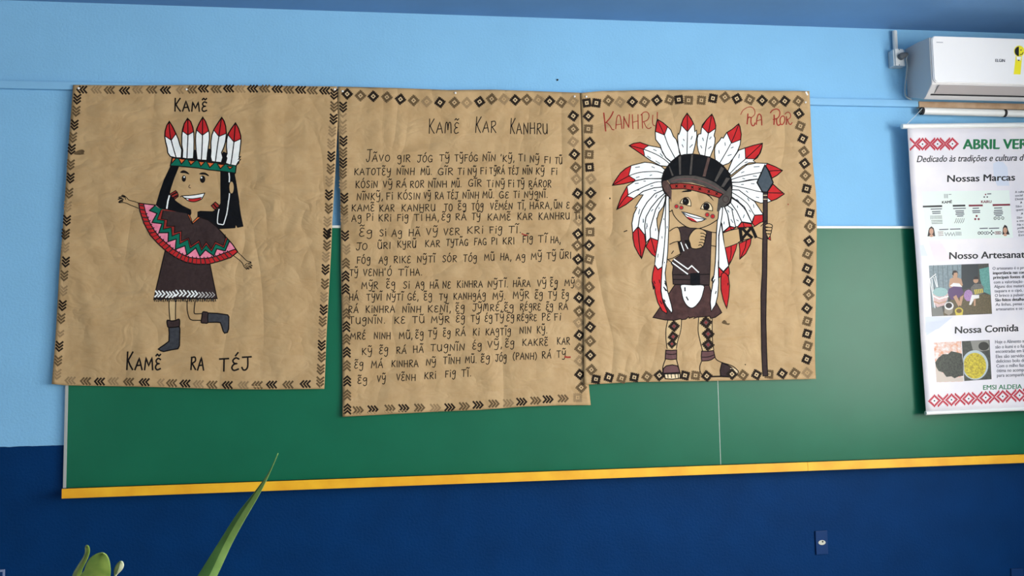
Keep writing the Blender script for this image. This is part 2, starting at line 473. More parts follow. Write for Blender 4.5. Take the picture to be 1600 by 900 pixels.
# hand lettering: single strokes on a unit high cap letter
def sm(*p): return ('s',) + p
GL = {
 'A': (.68, [[(0,0),(.34,1),(.66,0)], [(.12,.36),(.56,.40)]]),
 'B': (.55, [[(.05,0),(.05,1)], sm((.05,1),(.45,.9),(.4,.6),(.08,.52),(.5,.4),(.45,.08),(.05,0))]),
 'E': (.50, [sm((.46,.90),(.25,1.0),(.06,.80),(.16,.58),(.34,.54),(.14,.48),(.02,.22),(.18,.0),(.48,.10))]),
 'F': (.55, [[(.08,0),(.06,1)], [(.02,.98),(.55,.97)], [(.07,.52),(.44,.54)]]),
 'G': (.62, [sm((.58,.86),(.34,1),(.08,.72),(.04,.3),(.28,.0),(.54,.14)), [(.36,.42),(.60,.42),(.56,.02)]]),
 'g': (.56, [sm((.50,.86),(.26,.95),(.05,.70),(.18,.44),(.42,.56),(.50,.86)), sm((.50,.88),(.50,.30),(.46,-.14),(.26,-.32),(.06,-.16))]),
 'H': (.62, [[(.04,0),(.05,1)], [(.58,0),(.57,1)], [(.05,.5),(.58,.52)]]),
 'I': (.20, [[(.1,0),(.1,.98)]]),
 'i': (.20, [[(.1,0),(.1,.72)], [(.1,.94),(.12,1.04)]]),
 'J': (.56, [[(.06,1),(.66,1.02)], sm((.42,1),(.42,.3),(.30,.02),(.12,.0),(.02,.2))]),
 'K': (.60, [[(.05,0),(.06,1)], [(.54,1),(.08,.46)], sm((.14,.52),(.34,.24),(.58,.0))]),
 'M': (.80, [[(.02,0),(.10,1),(.38,.34),(.66,1),(.76,0)]]),
 'm': (.80, [sm((.04,0),(.10,.9),(.26,.95),(.34,.3)), sm((.34,.3),(.42,.95),(.62,.9),(.70,0))]),
 'N': (.62, [[(.04,0),(.06,1),(.54,.04),(.58,1)]]),
 'O': (.60, [sm((.34,1),(.08,.78),(.05,.25),(.30,.0),(.56,.30),(.54,.80),(.34,1))]),
 'P': (.52, [[(.06,0),(.06,1)], sm((.04,.98),(.42,.98),(.48,.68),(.08,.44))]),
 'R': (.58, [[(.06,0),(.06,1)], sm((.02,.96),(.40,1.0),(.48,.70),(.10,.48)), [(.14,.50),(.56,0)]]),
 'S': (.50, [sm((.46,.88),(.22,1),(.06,.78),(.26,.52),(.46,.28),(.26,.0),(.02,.12))]),
 'T': (.62, [[(.0,.98),(.62,1.0)], [(.31,.98),(.31,0)]]),
 'U': (.60, [sm((.05,1),(.06,.3),(.26,.0),(.48,.16),(.55,.5)), [(.55,1),(.56,.02)]]),
 'V': (.56, [[(.02,1),(.26,.02),(.54,1)]]),
 'Y': (.56, [sm((.03,.98),(.06,.58),(.26,.42),(.48,.62)), sm((.52,1.0),(.50,.3),(.36,-.24),(.06,-.22))]),
 ',': (.22, [[(.14,.12),(.06,-.2)]]), '.': (.22, [[(.08,.02),(.12,.07)]]), "'": (.18, [[(.10,1.15),(.06,.85)]]),
 '(': (.30, [sm((.26,1.12),(.06,.7),(.06,.25),(.24,-.12))]), ')': (.30, [sm((.04,1.12),(.24,.7),(.24,.25),(.06,-.12))]),
}
ACC = {'\u0303': [sm((-.24,1.22),(-.10,1.36),(.06,1.22),(.22,1.36))], '\u0301': [[(-.04,1.16),(.14,1.42)]], '\u0302': [[(-.18,1.18),(.0,1.38),(.2,1.2)]]}
def word(part, text, x0, x1, base, cap, wd, m, lvl=1, slope=0.0, big=1.0, rng=random.Random(3)):
    """letter a word so that it runs from x0 to x1 on the given baseline"""
    if isinstance(part, Multi): part = part.new('handwritten_word')
    gl = []
    for ch in unicodedata.normalize('NFD', text):
        if ch in ACC: gl[-1][1].append(ch)
        else: gl.append([ch, []])
    adv = []; x = 0.0
    for i, (ch, ac) in enumerate(gl):
        wch = GL[ch][0]; adv.append(x); x += wch + (.20 if ch not in 'iI' else .16)
    x -= .18
    sc = (x1 - x0) / x
    for i, (ch, ac) in enumerate(gl):
        wch, strokes = GL[ch]; kx = x0 + adv[i]*sc; h = cap*rng.uniform(.93, 1.05)*(big if i == 0 else 1)
        by_ = base + slope*(kx - x0) + rng.uniform(-.03, .03)*cap; lean = rng.uniform(-.02, .07)
        sts = [(st, 0, 1) for st in strokes] + [(st, wch/2, 0) for a in ac for st in ACC[a]]
        for st, ox, own in sts:
            pts = st[1:] if st[0] == 's' else st
            q = []
            for (u, v) in pts:
                px = kx + (u*(1 if own else .9) + ox)*sc + lean*v*h
                q.append((px, by_ - v*h + slope*(px-kx)))
            if st[0] == 's': q = curve(q, n=4)
            part.stroke(q, wd, m, lvl, step=5)

def chevrons(part, cx, cy, direction, tone, size=1.0, lvl=1, tilt=0.0):
    m = {'d': STAMPD, 'm': STAMPM, 'f': STAMPF}[tone]
    a = {'l': math.pi, 'r': 0.0, 'd': math.pi/2, 'u': -math.pi/2}[direction] + tilt
    ca, sa = math.cos(a), math.sin(a)
    for k in (-1, 0, 1):
        if tone == 'f' and random.random() < .05: continue
        pts = [(-2.6+5*k, -5.0), (2.0+5*k, 0.2), (-2.6+5*k, 5.0)]
        part.stroke([(cx+(u*ca-v*sa)*size, cy+(u*sa+v*ca)*size) for u, v in pts], 2.8*size, m, lvl)
def diamond(part, cx, cy, tone, rot=None, size=1.04, lvl=1, core=None):
    m = {'d': STAMPD, 'm': STAMPM, 'f': STAMPF}[tone]
    a = math.radians(45 if rot is None else rot) + random.uniform(-.16, .16)
    ca, sa = math.cos(a), math.sin(a)
    def tr(u, v): return (cx+(u*ca-v*sa)*size, cy+(u*sa+v*ca)*size)
    R1, n = 7.0, 5
    ring = []
    for s_ in range(4):
        c2, s2 = math.cos(s_*math.pi/2), math.sin(s_*math.pi/2)
        for i in range(n):
            u0 = -R1 + 2*R1*i/n
            for u, v in ((u0, -R1), (u0+2*R1/n*.55, -R1), (u0+2*R1/n*.55, -R1+.9), (u0+2*R1/n, -R1+.9)):
                ring.append(tr(u*c2-v*s2, u*s2+v*c2))
    part.fill(ring, m, lvl, 6)
    inner = [tr(*p) for p in ((-2.7,-2.7),(2.7,-2.7),(2.7,2.7),(-2.7,2.7))]
    part.fill(inner, core or (STAMPW if tone == 'd' else CREAM2 if tone == 'm' else KRAFT), lvl+.5, 7)
    part.fill(ellipse((cx, cy), 1.3*size, 1.3*size, 8), m, lvl+1, 7)
CREAM2 = ink('light paper inside stamp', (190, 162, 122))
def stamps(part, s, fn, **kw):
    """s: zoom letter then x,y,tone tokens"""
    z = ZOOM[s[0]]
    for tok in s[1:].split():
        a = tok.split(',')
        ex = dict(kw)
        if len(a) > 3: ex['rot'] = float(a[3])
        pp = part.new('stamped_diamond' if fn is diamond else 'stamped_chevron') if isinstance(part, Multi) else part
        fn(pp, z[0]+float(a[0])/z[2], z[1]+float(a[1])/z[2], tone=a[2], **ex)
# ------------------------------------------------------------------ left sheet: the girl
def base_of(edges, y0):
    b = edges[2]; return U((b[0][0]+b[-1][0])/2, max(b[0][1], b[-1][1]), y0)
E1 = ([(114,132.5),(200,133.3),(300,132.5),(420,134.5),(526.5,135)],
      [(526.5,135),(528,188),(523.5,278),(519,350),(517.5,390),(510,525),(507,607.5)],
      [(81,600),(103.5,602),(240,604.5),(360,608),(430,608.3),(507,607.5)],
      [(114,132.5),(105,254),(97.5,365),(93,414),(87,516),(81,600)])
s1 = Surf(-0.032, waves(1, .004, U(300,606).z))
p1 = thing('kraft_paper_poster', 'left kraft paper sheet with a drawn girl in a poncho and feather headband', 'poster', base_of(E1, s1.y0), 'kraft paper sheets on the chalkboard')
sheet('paper_sheet', s1, E1, KRAFT, p1)
a = Multi(s1)
stamps(a, 'a225,100,d 300,100,f 368,102,m 447,105,d 515,100,f 588,100,m 660,102,d 727,102,f 797,100,m 858,95,d 925,98,m 990,95,d 1050,97,f 1115,96,d 1178,96,m 1243,98,d 1303,102,m 1365,102,d 1425,105,m 1490,106,d', lambda p, x, y, tone: chevrons(p, x, y, 'l', tone))
stamps(a, 'a202,150,d 197,213,m 188,285,d 180,350,m 173,412,d 168,492,m 167,562,d 160,640,m 152,710,f 148,783,d 140,855,d', lambda p, x, y, tone: chevrons(p, x, y, 'd', tone, tilt=.07))
stamps(a, 'b143,20,m 140,90,f 142,165,d 134,237,m 130,315,f 125,392,d 118,460,m 113,530,f 108,605,d 102,680,m 98,750,f', lambda p, x, y, tone: chevrons(p, x, y, 'd', tone, tilt=.07))
stamps(a, 'a1540,125,d 1540,190,m 1537,255,d 1530,320,f 1525,385,f 1525,450,d 1522,515,m 1515,580,f 1513,650,d 1512,720,m 1505,790,f 1503,850,d', lambda p, x, y, tone: chevrons(p, x, y, 'd', tone, tilt=.04))
stamps(a, 'b1505,20,d 1503,80,m 1497,140,f 1495,205,d 1492,280,m 1487,350,f 1485,415,d 1480,475,m 1477,540,f 1475,600,d 1475,660,m 1470,725,m 1468,790,m', lambda p, x, y, tone: chevrons(p, x, y, 'd', tone, tilt=.04))
stamps(a, 'b165,782,f 245,785,m 318,787,d 390,785,f 470,788,m 552,790,d 630,792,f 695,795,m 765,797,d 835,800,f 905,803,m 985,805,d 1068,805,f 1140,805,m 1215,803,d 1300,803,m 1390,800,d', lambda p, x, y, tone: chevrons(p, x, y, 'l', tone))
a.build('stamped_border', p1, 'rows of black and faded stamped chevrons')
a = Multi(s1)
word(a, 'KAMẼ', 272.5, 323.5, 173.5, 15.5, 2.3, BLACK, big=1.35)
a.build('title', p1, 'black handwritten title at the top')
a = Multi(s1)
word(a, 'KAMẼ', 197.5, 251.5, 577.5, 19, 2.6, BLACK, big=1.4)
word(a, 'RA', 298, 319, 578, 20, 2.5, BLACK)
word(a, 'TÉJ', 343, 391, 579.5, 19, 2.6, BLACK, slope=-.03)
a.build('caption', p1, 'black handwritten caption along the bottom')
a = Part(s1)
a.fill(curve(P('a185,432 205,418 228,412 240,420 236,434 244,436 215,440 190,438'), True, 3), STAMPM, 1)
a.build('smudge', p1, 'brown paint smudge')

def lines(part, s, wd, m, lvl, smooth=True):
    for seg in s.split('|'):
        q = P(seg); part.stroke(curve(q, n=4) if smooth and len(q) > 2 else q, wd, m, lvl)
g_ = Multi(s1); arms = [g_.new('arm'), g_.new('arm')]; legs = [g_.new('leg'), g_.new('leg')]; g = g_.new('face')    # bare skin lines: arms, legs, face
for sgm in ('C500,300 400,265 290,235 240,185 200,150 150,130', 'C482,405 400,370 320,340 235,300 160,285 95,288', 'C150,130 200,165 218,222', 'C150,130 138,145 190,170', 'C190,178 130,160 72,180 140,188', 'C140,190 80,205 66,220 120,205 172,215', 'C172,220 110,240 75,275 130,250 165,242', 'C160,260 110,268 80,285 110,290',
            'D1365,670 1420,720 1470,770 1500,785 1530,790', 'D1310,710 1370,755 1420,800 1445,850 1480,885', 'D1500,785 1535,805 1490,805', 'D1490,820 1520,820 1545,838 1505,840', 'D1470,840 1510,845 1540,865 1495,858', 'D1462,850 1490,865 1505,880 1475,870', 'D1452,835 1480,808'):
    arms[0 if sgm[0] == 'C' else 1].stroke(curve(P(sgm), n=4), 1.0, BLACK, 2)
for sgm in ('F268,195 270,300 280,432', 'F352,195 348,300 348,422', 'F490,200 492,310 515,400 545,430 600,434 665,434', 'F587,205 577,290 577,345 600,355 675,352'):
    legs[0 if P(sgm)[0][0] < 280 else 1].stroke(curve(P(sgm), n=5), 1.3, BLACK, 2)
legs[0].fill(P('F268,195 270,300 280,435 348,425 348,300 352,195'), LEGSKIN, 1)
f_ = P
g.fill(curve(P('B412,192 440,168 470,160 512,175 553,210 550,224 490,206 440,203'), True), BLACK, 2)
g.fill(curve(P('B710,218 740,198 775,193 817,202 862,238 854,252 800,230 750,228'), True), BLACK, 2)
g.fill(ell('B473,290', 33, 51), BLACK, 2); g.fill(ell('B478,266', 11, 14), WHITE, 3)
g.fill(ell('B765,300', 42, 58), BLACK, 2); g.fill(ell('B748,274', 13, 15), WHITE, 3)
g.stroke(curve(P('B566,388 550,410 556,430 578,436'), n=5), .9, BROWN, 2)
mouth = curve(P('B440,560 620,548 800,516'), n=5) + curve(P('B800,516 770,580 735,620 640,652 550,640 490,600 440,560'), n=4)[1:-1]
g.fill(mouth, WHITE, 2); g.fill(curve(P('B545,610 620,605 735,592 728,622 640,650 560,640'), True, 4), RED, 3)
g.stroke(mouth, 1.2, BLACK, 4, True); g.stroke(curve(P('B480,592 600,606 752,584'), n=5), 1.1, BLACK, 4); g.stroke(P('B418,576 445,560'), 1.0, BLACK, 4)
for q in ('B250,535 345,478 365,500 265,555', 'B268,560 370,505 385,545 300,590', 'B305,595 385,555 385,570 330,612', 'B900,715 930,685 985,755 960,780', 'B933,682 965,655 1035,720 990,752'):
    g.shape(P(q), REDPEN, 2, 1.2, BLACK)
girl = g_.build('drawn_girl', p1, 'drawn girl, black outline on bare paper')

h = Part(s1)
h.fill(P('B262,92 400,100 330,270 280,420 262,480 255,530 350,640 450,710 585,775 592,835 570,880 250,830 150,800 30,720 100,480 160,310 230,160'), HAIR, 3)
hairR = P('B1042,160 1278,190 1270,230 1290,330 1310,460 1340,650') + P('D1385,60 1405,200 1437,350 1362,366 1342,335 1335,371 1138,382 1040,310 900,262 862,240 865,165 900,155 1050,160 1110,130 1150,60')
h.fill(hairR, HAIR, 3)
h.fill(ell('B1218,430', 34, 92), SKIN, 4)
for sgm, wd in (('B1178,205 1185,270 1182,340', 1.9), ('B1185,525 1180,590 1160,740 1140,860', 1.4), ('B247,560 225,640 208,755', 2.3)):
    h.stroke(P(sgm), wd, WHITE, 5)
h.stroke(curve(P('D1250,30 1230,180 1200,290 1185,325 1150,322 1120,315 1113,280 1120,200 1133,135'), n=4), 1.3, WHITE, 5)
h.build('hair', girl, 'long straight black hair')

fe = Part(s1)
FEATH = [
 ('A245,195 205,260 180,350 174,430 188,520 212,610 222,690 262,745 345,765 432,768 440,640 410,560 385,470 348,388 300,285', 'A245,195 205,260 180,350 178,425 275,490 348,388 300,285', 'A240,210 256,400 275,490 310,620 350,757'),
 ('A530,150 480,230 452,320 440,420 440,560 455,650 448,768 520,782 622,778 630,640 632,500 628,380 612,290 580,200', 'A530,150 480,230 455,350 535,410 626,355 610,280 580,200', 'A533,165 537,410 528,600 520,780'),
 ('A768,130 715,220 675,310 658,400 655,500 662,650 678,792 745,802 832,805 842,690 858,580 872,470 870,380 845,290 812,200', 'A768,130 715,220 672,330 762,412 858,345 845,285 812,200', 'A766,140 763,412 757,600 745,800'),
 ('A1065,135 1000,230 945,320 910,410 895,520 897,660 890,750 908,822 970,832 1058,840 1082,760 1062,685 1095,610 1122,520 1138,400 1126,270 1100,190', 'A1065,135 1000,230 940,330 1020,432 1135,385 1126,270 1100,190', 'A1060,150 1020,432 995,600 965,830'),
 ('A1280,220 1215,310 1160,400 1143,480 1138,590 1148,700 1130,745 1145,770 1122,850 1205,882 1285,892 1340,835 1300,860 1358,790 1325,790 1360,745 1335,755 1352,640 1366,500 1362,420 1330,310', 'A1280,220 1215,310 1162,405 1255,518 1362,470 1355,390 1330,310', 'A1277,235 1255,518 1232,700 1205,882')]
for q in ('A430,620 455,640 452,775 425,765', 'A625,640 662,640 678,800 615,785', 'A838,620 892,625 905,690 895,780 912,825 830,812 828,700', 'A1075,690 1090,665 1140,690 1130,850 1050,845'):
    fe.fill(P(q), HAIR, 3)
for i, (o_, r_, s_) in enumerate(FEATH):
    fe.fill(P(o_), WHITE, 4); fe.fill(P(r_), RED, 4.6)
    fe.stroke(P(o_), 1.5, BLACK, 5.2, True); fe.stroke(P(r_), 1.2, BLACK, 5.2, True); fe.stroke(curve(P(s_), n=3), 1.4, BLACK, 5.2)
band = P('A288,768 560,790 830,822 1100,858 1292,892') + P('B1278,205 1040,172 850,152 700,126 400,97 262,92')
fe.fill(band, GREEN, 6)
for q in ('B285,52 292,-30 352,-28', 'B435,62 390,-22 498,-10', 'B580,78 540,5 652,16', 'B738,98 702,22 798,32', 'B878,118 832,35 948,48', 'B1042,136 998,62 1108,74', 'B1190,142 1148,92 1238,106'):
    fe.shape(P(q), ORANGE, 6.6, 1.3)
fe.stroke(band, 1.4, BLACK, 7.4, True)
fe.build('feather_headband', girl, 'green and orange headband with five red tipped white feathers')

pc = Part(s1)
outer = P('D135,60 150,160 200,310 280,460 380,570 480,660 600,740 720,795 850,820 1000,820 1150,780 1280,735 1365,665')
inner = P('D195,72 228,200 275,310 330,400 400,490 480,560 560,630 660,690 760,735 880,750 1000,745 1100,720 1200,680 1335,632')
topR = P('D1300,570 1210,470 1100,350 1000,270 900,235 800,310 740,190 600,165 470,140 400,128')
gz = P('D340,88 268,152 362,188 300,300 425,317 385,430 505,427 500,540 602,507 590,635 710,592 735,708 845,617 895,722 965,642 1070,718 1105,628 1210,655 1262,532')
ro = P('D415,140 365,265 455,277 440,385 540,362 550,470 645,432 645,565 748,512 775,620 880,552 915,650 975,577 1040,660 1092,567 1195,614 1236,500')
ri = P('D438,150 415,255 492,267 482,347 582,347 577,430 668,407 667,530 757,492 785,590 885,520 920,620 975,542 1035,630 1087,540 1185,588 1218,480')
pc.fill(outer + topR + P('D340,80'), PINK, 5)
pc.fill(gz + topR[1:], GREEN, 5.7)
pc.fill(ro + topR[1:-1] , REDPEN, 6.4)
pc.fill(ri + topR[2:-2], BROWN, 7.1)
ci = [((a_[0]), (a_[1])) for a_ in inner]
pc.fill(outer + inner[::-1], RED, 6.4)
for z_, wd in ((gz, 1.4), (ro, 1.1), (ri, 1.1)): pc.stroke(z_, wd, BLACK, 8)
pc.stroke(outer, 1.8, BLACK, 8); pc.stroke(inner, 1.4, BLACK, 8); pc.stroke(P('D135,60 240,72 345,84'), 1.4, BLACK, 8); pc.stroke([outer[-1]] + topR[:5], 1.5, BLACK, 8); pc.stroke([outer[-1], inner[-1]], 1.3, BLACK, 8)
io = dense(inner, 3.4, False); oo = dense(outer, 3.4 * 1.16, False)
for k in range(2, min(len(io), len(oo)) - 2):
    q = oo[min(len(oo)-1, int(k*len(oo)/len(io)))]; i2 = io[max(0, k-1)]
    if k % 2 == 0: pc.stroke([q, i2], 1.6 if k % 3 else 1.0, BROWN, 8.3)
    if k > 3 and k % 2:
        n_ = io[k]; t_ = io[k+1]; d = (t_[0]-n_[0], t_[1]-n_[1]); L = math.hypot(*d)
        pc.stroke([n_, (n_[0]+(d[1]*.8+d[0]*-.3)/L*2.6, n_[1]+(-d[0]*.8+d[1]*-.3)/L*2.6)], 1.2, BLACK, 8.3)
pc.shape(P('D742,195 765,205 790,262 800,322 770,255'), ORANGE, 8, 1.1)
pc.shape(P('D800,300 868,232 902,238 808,316'), ORANGE, 8, 1.1)
pc.stroke(P('D1212,452 1200,475 1212,490'), 1.1, BLACK, 8.3)
pc.build('poncho', girl, 'brown poncho with pink, green and red zigzag hem')

FADEW = ink('thin white paint', (190, 186, 182))
sk = Part(s1)
sk.shape(P('E305,95 270,240 240,370 195,560 165,700 400,692 950,690 905,480 862,262 750,255 620,240 480,185 380,125'), BROWN, 3, 1.4)
for k, x in enumerate((200,240,285,335,375,415,455,505,550,602,648,690,738,778,825,868,905)):
    y = 632 + (12 if x > 700 else 0) + (8 if 330 < x < 430 else 0) - (8 if 440 < x < 560 else 0); hgt = 36 if x < 720 else 32
    sk.stroke(P('E%d,%d %d,%d %d,%d' % (x-14, y-hgt, x+16, y, x-22, y+hgt)), (2.2 if x < 700 else 1.5 if x < 840 else .9), WHITE if x < 720 else FADEW, 4.5)
for k in range(34):
    x = 168 + k*23
    sk.stroke(P('E%d,692 %d,%d' % (x, x+6, 722+(k % 3)*3)), 1.3, BLACK, 4)
    if k % 2: sk.fill(ell('E%d,706' % (x+10), 7, 11, 8), STAMPW if k % 4 == 1 else SLATE, 3.8)
sk.stroke(P('E165,690 955,688'), 1.3, BLACK, 4.6)
sk.build('skirt', girl, 'dark brown skirt with white chevron hem')
bt = Part(s1)
bt.shape(P('F265,515 272,600 268,690 215,732 172,760 138,787 170,808 205,816 300,795 378,782 397,745 400,620 402,540 395,510'), BOOTG, 3, 1.6)
bt.shape(curve(P('F252,432 300,442 345,436 388,420 400,445 396,505 378,514 320,520 262,520 250,495 244,460'), True, 3), BROWN, 4, 1.5)
bt.build('boot', girl, 'grey boot standing')
bt = Part(s1)
bt.shape(P('F742,345 860,350 985,368 1000,392 997,540 982,582 948,592 932,570 910,500 895,462 850,458 742,460'), BOOTG, 3, 1.6)
bt.shape(curve(P('F680,336 712,332 745,345 740,400 742,465 700,468 662,460 670,400'), True, 3), BROWN, 4, 1.5)
bt.build('boot', girl, 'grey boot kicked up behind')

# ------------------------------------------------------------------ middle sheet: the text
E2 = ([(527.5,135),(620,137.5),(700,140.5),(770,140),(840,142.5),(909,145)],
      [(909,145),(914,400),(920,600),(922.8,633)],
      [(535.5,651),(620,646.5),(680,643),(745,640.5),(820,635),(880,633),(922.8,633)],
      [(527.5,135),(529,220),(532.5,340),(532.5,417),(535,530),(535.5,651)])
s2 = Surf(-0.032, waves(2, .004, U(700,640).z))
p2 = thing('kraft_paper_poster', 'middle kraft paper sheet covered in lines of black handwriting', 'poster', base_of(E2, s2.y0), 'kraft paper sheets on the chalkboard')
sheet('paper_sheet', s2, E2, KRAFT, p2)
a = Multi(s2)
stamps(a, 'c90,107,d 173,118,m 253,122,d 338,127,m 423,140,d 505,148,m 587,155,f 670,160,d 760,160,m 838,162,f 918,155,d 993,138,m 1070,140,f 1140,145,d 1213,142,m 1285,145,f 1355,153,d 1428,160,m 1502,155,f', diamond)
stamps(a, 'c1503,245,d 1503,328,m 1502,407,f 1510,485,d 1518,567,m 1523,640,f 1530,730,d 1530,818,m', diamond)
stamps(a, 'd1537,60,f 1532,143,d 1528,215,m 1533,300,d 1533,380,m 1535,458,f 1540,540,d 1540,625,m 1537,695,f 1542,775,d', diamond)
stamps(a, 'e1545,378,m 1543,455,f 1545,540,d 1553,622,m 1530,685,f,0', diamond)
stamps(a, 'c65,190,d 63,262,f 62,330,f 67,403,d 65,475,m 65,540,d 63,605,m 63,680,f 72,760,d 70,835,m', lambda p, x, y, tone: chevrons(p, x, y, 'd', tone))
stamps(a, 'd72,50,f 77,155,d 85,240,f', lambda p, x, y, tone: chevrons(p, x, y, 'd', tone))
stamps(a, 'd82,325,m 80,405,d 80,485,d 85,560,f 85,640,m 85,720,d 85,800,m', lambda p, x, y, tone: chevrons(p, x, y, 'u', tone))
stamps(a, 'e88,400,d 88,485,m 90,580,d 90,668,m 92,755,d', lambda p, x, y, tone: chevrons(p, x, y, 'u', tone))
stamps(a, 'e160,763,m 252,758,d 358,753,m 445,750,d 543,747,m 642,748,f 732,745,d 823,738,m 908,730,d 1007,722,m 1097,718,f 1180,710,d 1268,703,m 1345,695,d 1440,690,m', lambda p, x, y, tone: chevrons(p, x, y, 'r', tone))
a.build('stamped_border', p2, 'stamped chevrons and diamonds around the edge')
a = Multi(s2)
for t_, x0, x1, b_ in (('KAmẼ', 600, 788, 352), ('KAR', 890, 1022, 347), ('KANHRU', 1108, 1343, 357)):
    word(a, t_, 520+x0/4, 520+x1/4, 120+b_/4, 17, 1.25, BLACK, big=1.4)
a.build('title', p2, 'black handwritten title')
TEXT = [
 ('c', 'JÃVO:208:357:530:1.7 gIR:403:485:533 JÓG:528:622:533 TỸ:665:730:528 TỸFÓG:763:905:528 NĨN:937:1017:527 \'KỸ,:1047:1137:530 TI:1160:1203:527 NỸ:1232:1290:537 FI:1322:1360:540 TŨ:1388:1433:545'),
 ('c', 'KATOTẼY:135:362:614 NĨNH:400:510:613 MŨ.:550:620:612 GĨR:657:752:612 Ti:780:820:611 NỸ:845:900:612 Fi:922:960:608 TỸRÁ:980:1075:608 TÉJ:1097:1160:610 NĨN:1187:1247:610 KỸ:1270:1322:610 Fi:1365:1402:612'),
 ('c', 'KÓSiN:143:280:694 VỸ:315:372:692 RÁ:397:460:693 ROR:483:570:693 NĨNH:597:713:692 MŨ.:742:805:690 GĨR:847:930:685 Ti:963:1002:688 NỸ:1018:1075:690 Fi:1097:1133:688 TỸ:1150:1197:690 RÁROR:1225:1365:690'),
 ('c', 'NĨNKỸ,:150:315:770 Fi:335:375:768 KÓSIN:408:545:767 VỸ:570:612:764 RA:640:693:765 TÉJ:713:782:763 NĨNH:812:912:762 MŨ.:937:1010:758 GE:1040:1100:758 Ti:1130:1165:756 NỸgNĨ.:1197:1345:756'),
 ('c', 'KAMẼ:118:260:840 KAR:293:385:841 KANHRU:430:640:840 TO:695:748:838 Ẽg:783:835:832 TÓg:868:940:832 VẼMÉN:985:1123:830 TĨ,:1155:1207:828 HÃRA,:1232:1370:826 ŨN:1383:1433:824 E:1460:1480:824'),
 ('d', 'Ag:118:180:65 Pi:212:252:60 KRi:287:365:64 Fig:402:472:62 TĨ:508:560:61 HA,:583:665:60 Ẽg:680:735:57 RÁ:768:835:56 TỸ:868:922:54 KAMẼ:968:1112:58 KAR:1155:1247:54 KANHRU:1287:1480:53 Ti:1510:1545:50'),
 ('d', 'Ẽg:165:247:158:1.25 Si:293:335:157 Ag:368:433:160 HÃ:475:547:156 VỸ:585:655:150 VER:693:793:150 KRi:840:940:140 Fig:980:1058:138 TĨ.:1098:1180:136'),
 ('d', 'JO:145:215:243 ŨRI:280:360:235 KYRŨ:405:520:228 KAR:578:670:224 TYTÃG:708:845:216 FAG:883:960:212 PI:992:1027:208 KRI:1063:1135:207 FĨg:1187:1250:196 TĨ:1283:1335:194 HA,:1362:1425:200'),
 ('d', 'FÓg:150:235:327 Ag:288:342:326 RIKE:382:487:324 NỸTĨ:528:638:320 SÓR:685:775:318 TÓg:815:900:316 MŨ:948:1010:308 HA,:1047:1117:307 Ag:1145:1203:307 MỸ:1240:1307:304 TỸ:1337:1395:300 ŨRI:1417:1490:296'),
 ('d', 'TỸ:105:157:405 VENH\'Ó:190:367:405 TĨ:408:465:404 HA.:485:560:402'),
 ('d', 'MỸR:180:283:486 Ẽg:335:390:482 Si:440:480:483 Ag:518:572:481 HÃ:607:662:482 NE:687:737:482 KiNHRA:777:937:478 NỸTĨ.:968:1097:476 HÃRA:1127:1235:474 VỸ:1278:1335:472 Ẽg:1360:1405:471 MỸ:1450:1510:468'),
 ('e', 'HÁ:103:160:78 TỸVĨ:212:305:78 NỸTĨ:337:437:77 GÉ,:468:537:76 Ẽg:570:620:76 TY:665:715:78 KANHgÁg:755:955:73 MỸ.:1000:1080:72 MỸR:1127:1227:66 Ẽg:1263:1312:68 TỸ:1345:1400:66 Ẽg:1433:1475:66'),
 ('e', 'RÁ:97:160:155 KiNHRA:207:388:155 NĨNH:435:550:154 KENĨ,:595:740:152 Ẽg:768:823:149 JỸmRÉ,:873:1058:145 Ẽg:1072:1130:145 RÉgRE:1170:1300:140 Ẽg:1333:1377:138 RÁ:1413:1470:136'),
 ('e', 'TUgNĨN.:103:330:224 KE:385:453:222 TŨ:497:573:219 MỸR:615:730:218 Ẽg:770:825:214 TỸ:863:917:213 Ég:950:997:210 TỸ:1012:1068:208 Ẽg:1085:1133:208 RÉgRE:1150:1275:206 PẼ:1308:1360:203 Fi:1385:1425:202'),
 ('e', 'MRÉ:110:205:322 NINH:258:360:320 MŨ,:415:500:318 Ẽg:517:567:315 TỸ:595:650:308 Ẽg:690:735:305 RÁ:767:830:300 Ki:877:915:297 KAgTĨg:955:1112:294 NIN:1167:1240:286 KỸ.:1277:1342:284'),
 ('e', 'KỸ:183:245:418 Ẽg:290:345:413 RÁ:398:460:410 HÃ:503:567:405 TUgNĨN:610:823:394 Ég:873:930:384 VỸ,:967:1060:374 Ẽg:1077:1133:370 KAKRẼ:1185:1345:361 KAR:1403:1483:353'),
 ('e', 'Ẽg:135:190:503 MÁ:240:313:500 KINHRA:367:535:494 NỸ:583:645:484 TĨNH:690:795:475 MŨ.:828:900:469 Ẽg:925:980:464 JÓg:1017:1085:459 (PANH):1125:1275:448 RÁ:1308:1365:440 TỸ:1400:1455:434'),
 ('e', 'Ẽg:155:215:598 VỸ:277:330:588 VẼNH:398:517:580 KRi:573:645:568 Fig:702:767:558 TĨ.:803:867:553')]
for z_, ws in TEXT:
    a = Multi(s2); z = ZOOM[z_]
    for tok in ws.split(' '):
        q = tok.split(':')
        word(a, q[0], z[0]+float(q[1])/4, z[0]+float(q[2])/4, z[1]+float(q[3])/4, 10.6, 1.15, BLACK, big=float(q[4]) if len(q) > 4 else 1.0, slope=-.008 if z_ != 'c' else 0)
    a.build('handwritten_line', p2)
a = Part(s2)
a.stroke(P('d1182,140 1198,148 1215,150'), 1.6, REDPEN, 1); a.stroke(P('e1452,430 1470,433 1484,432'), 2.6, REDPEN, 1)
a.build('smudge', p2, 'small red marks')
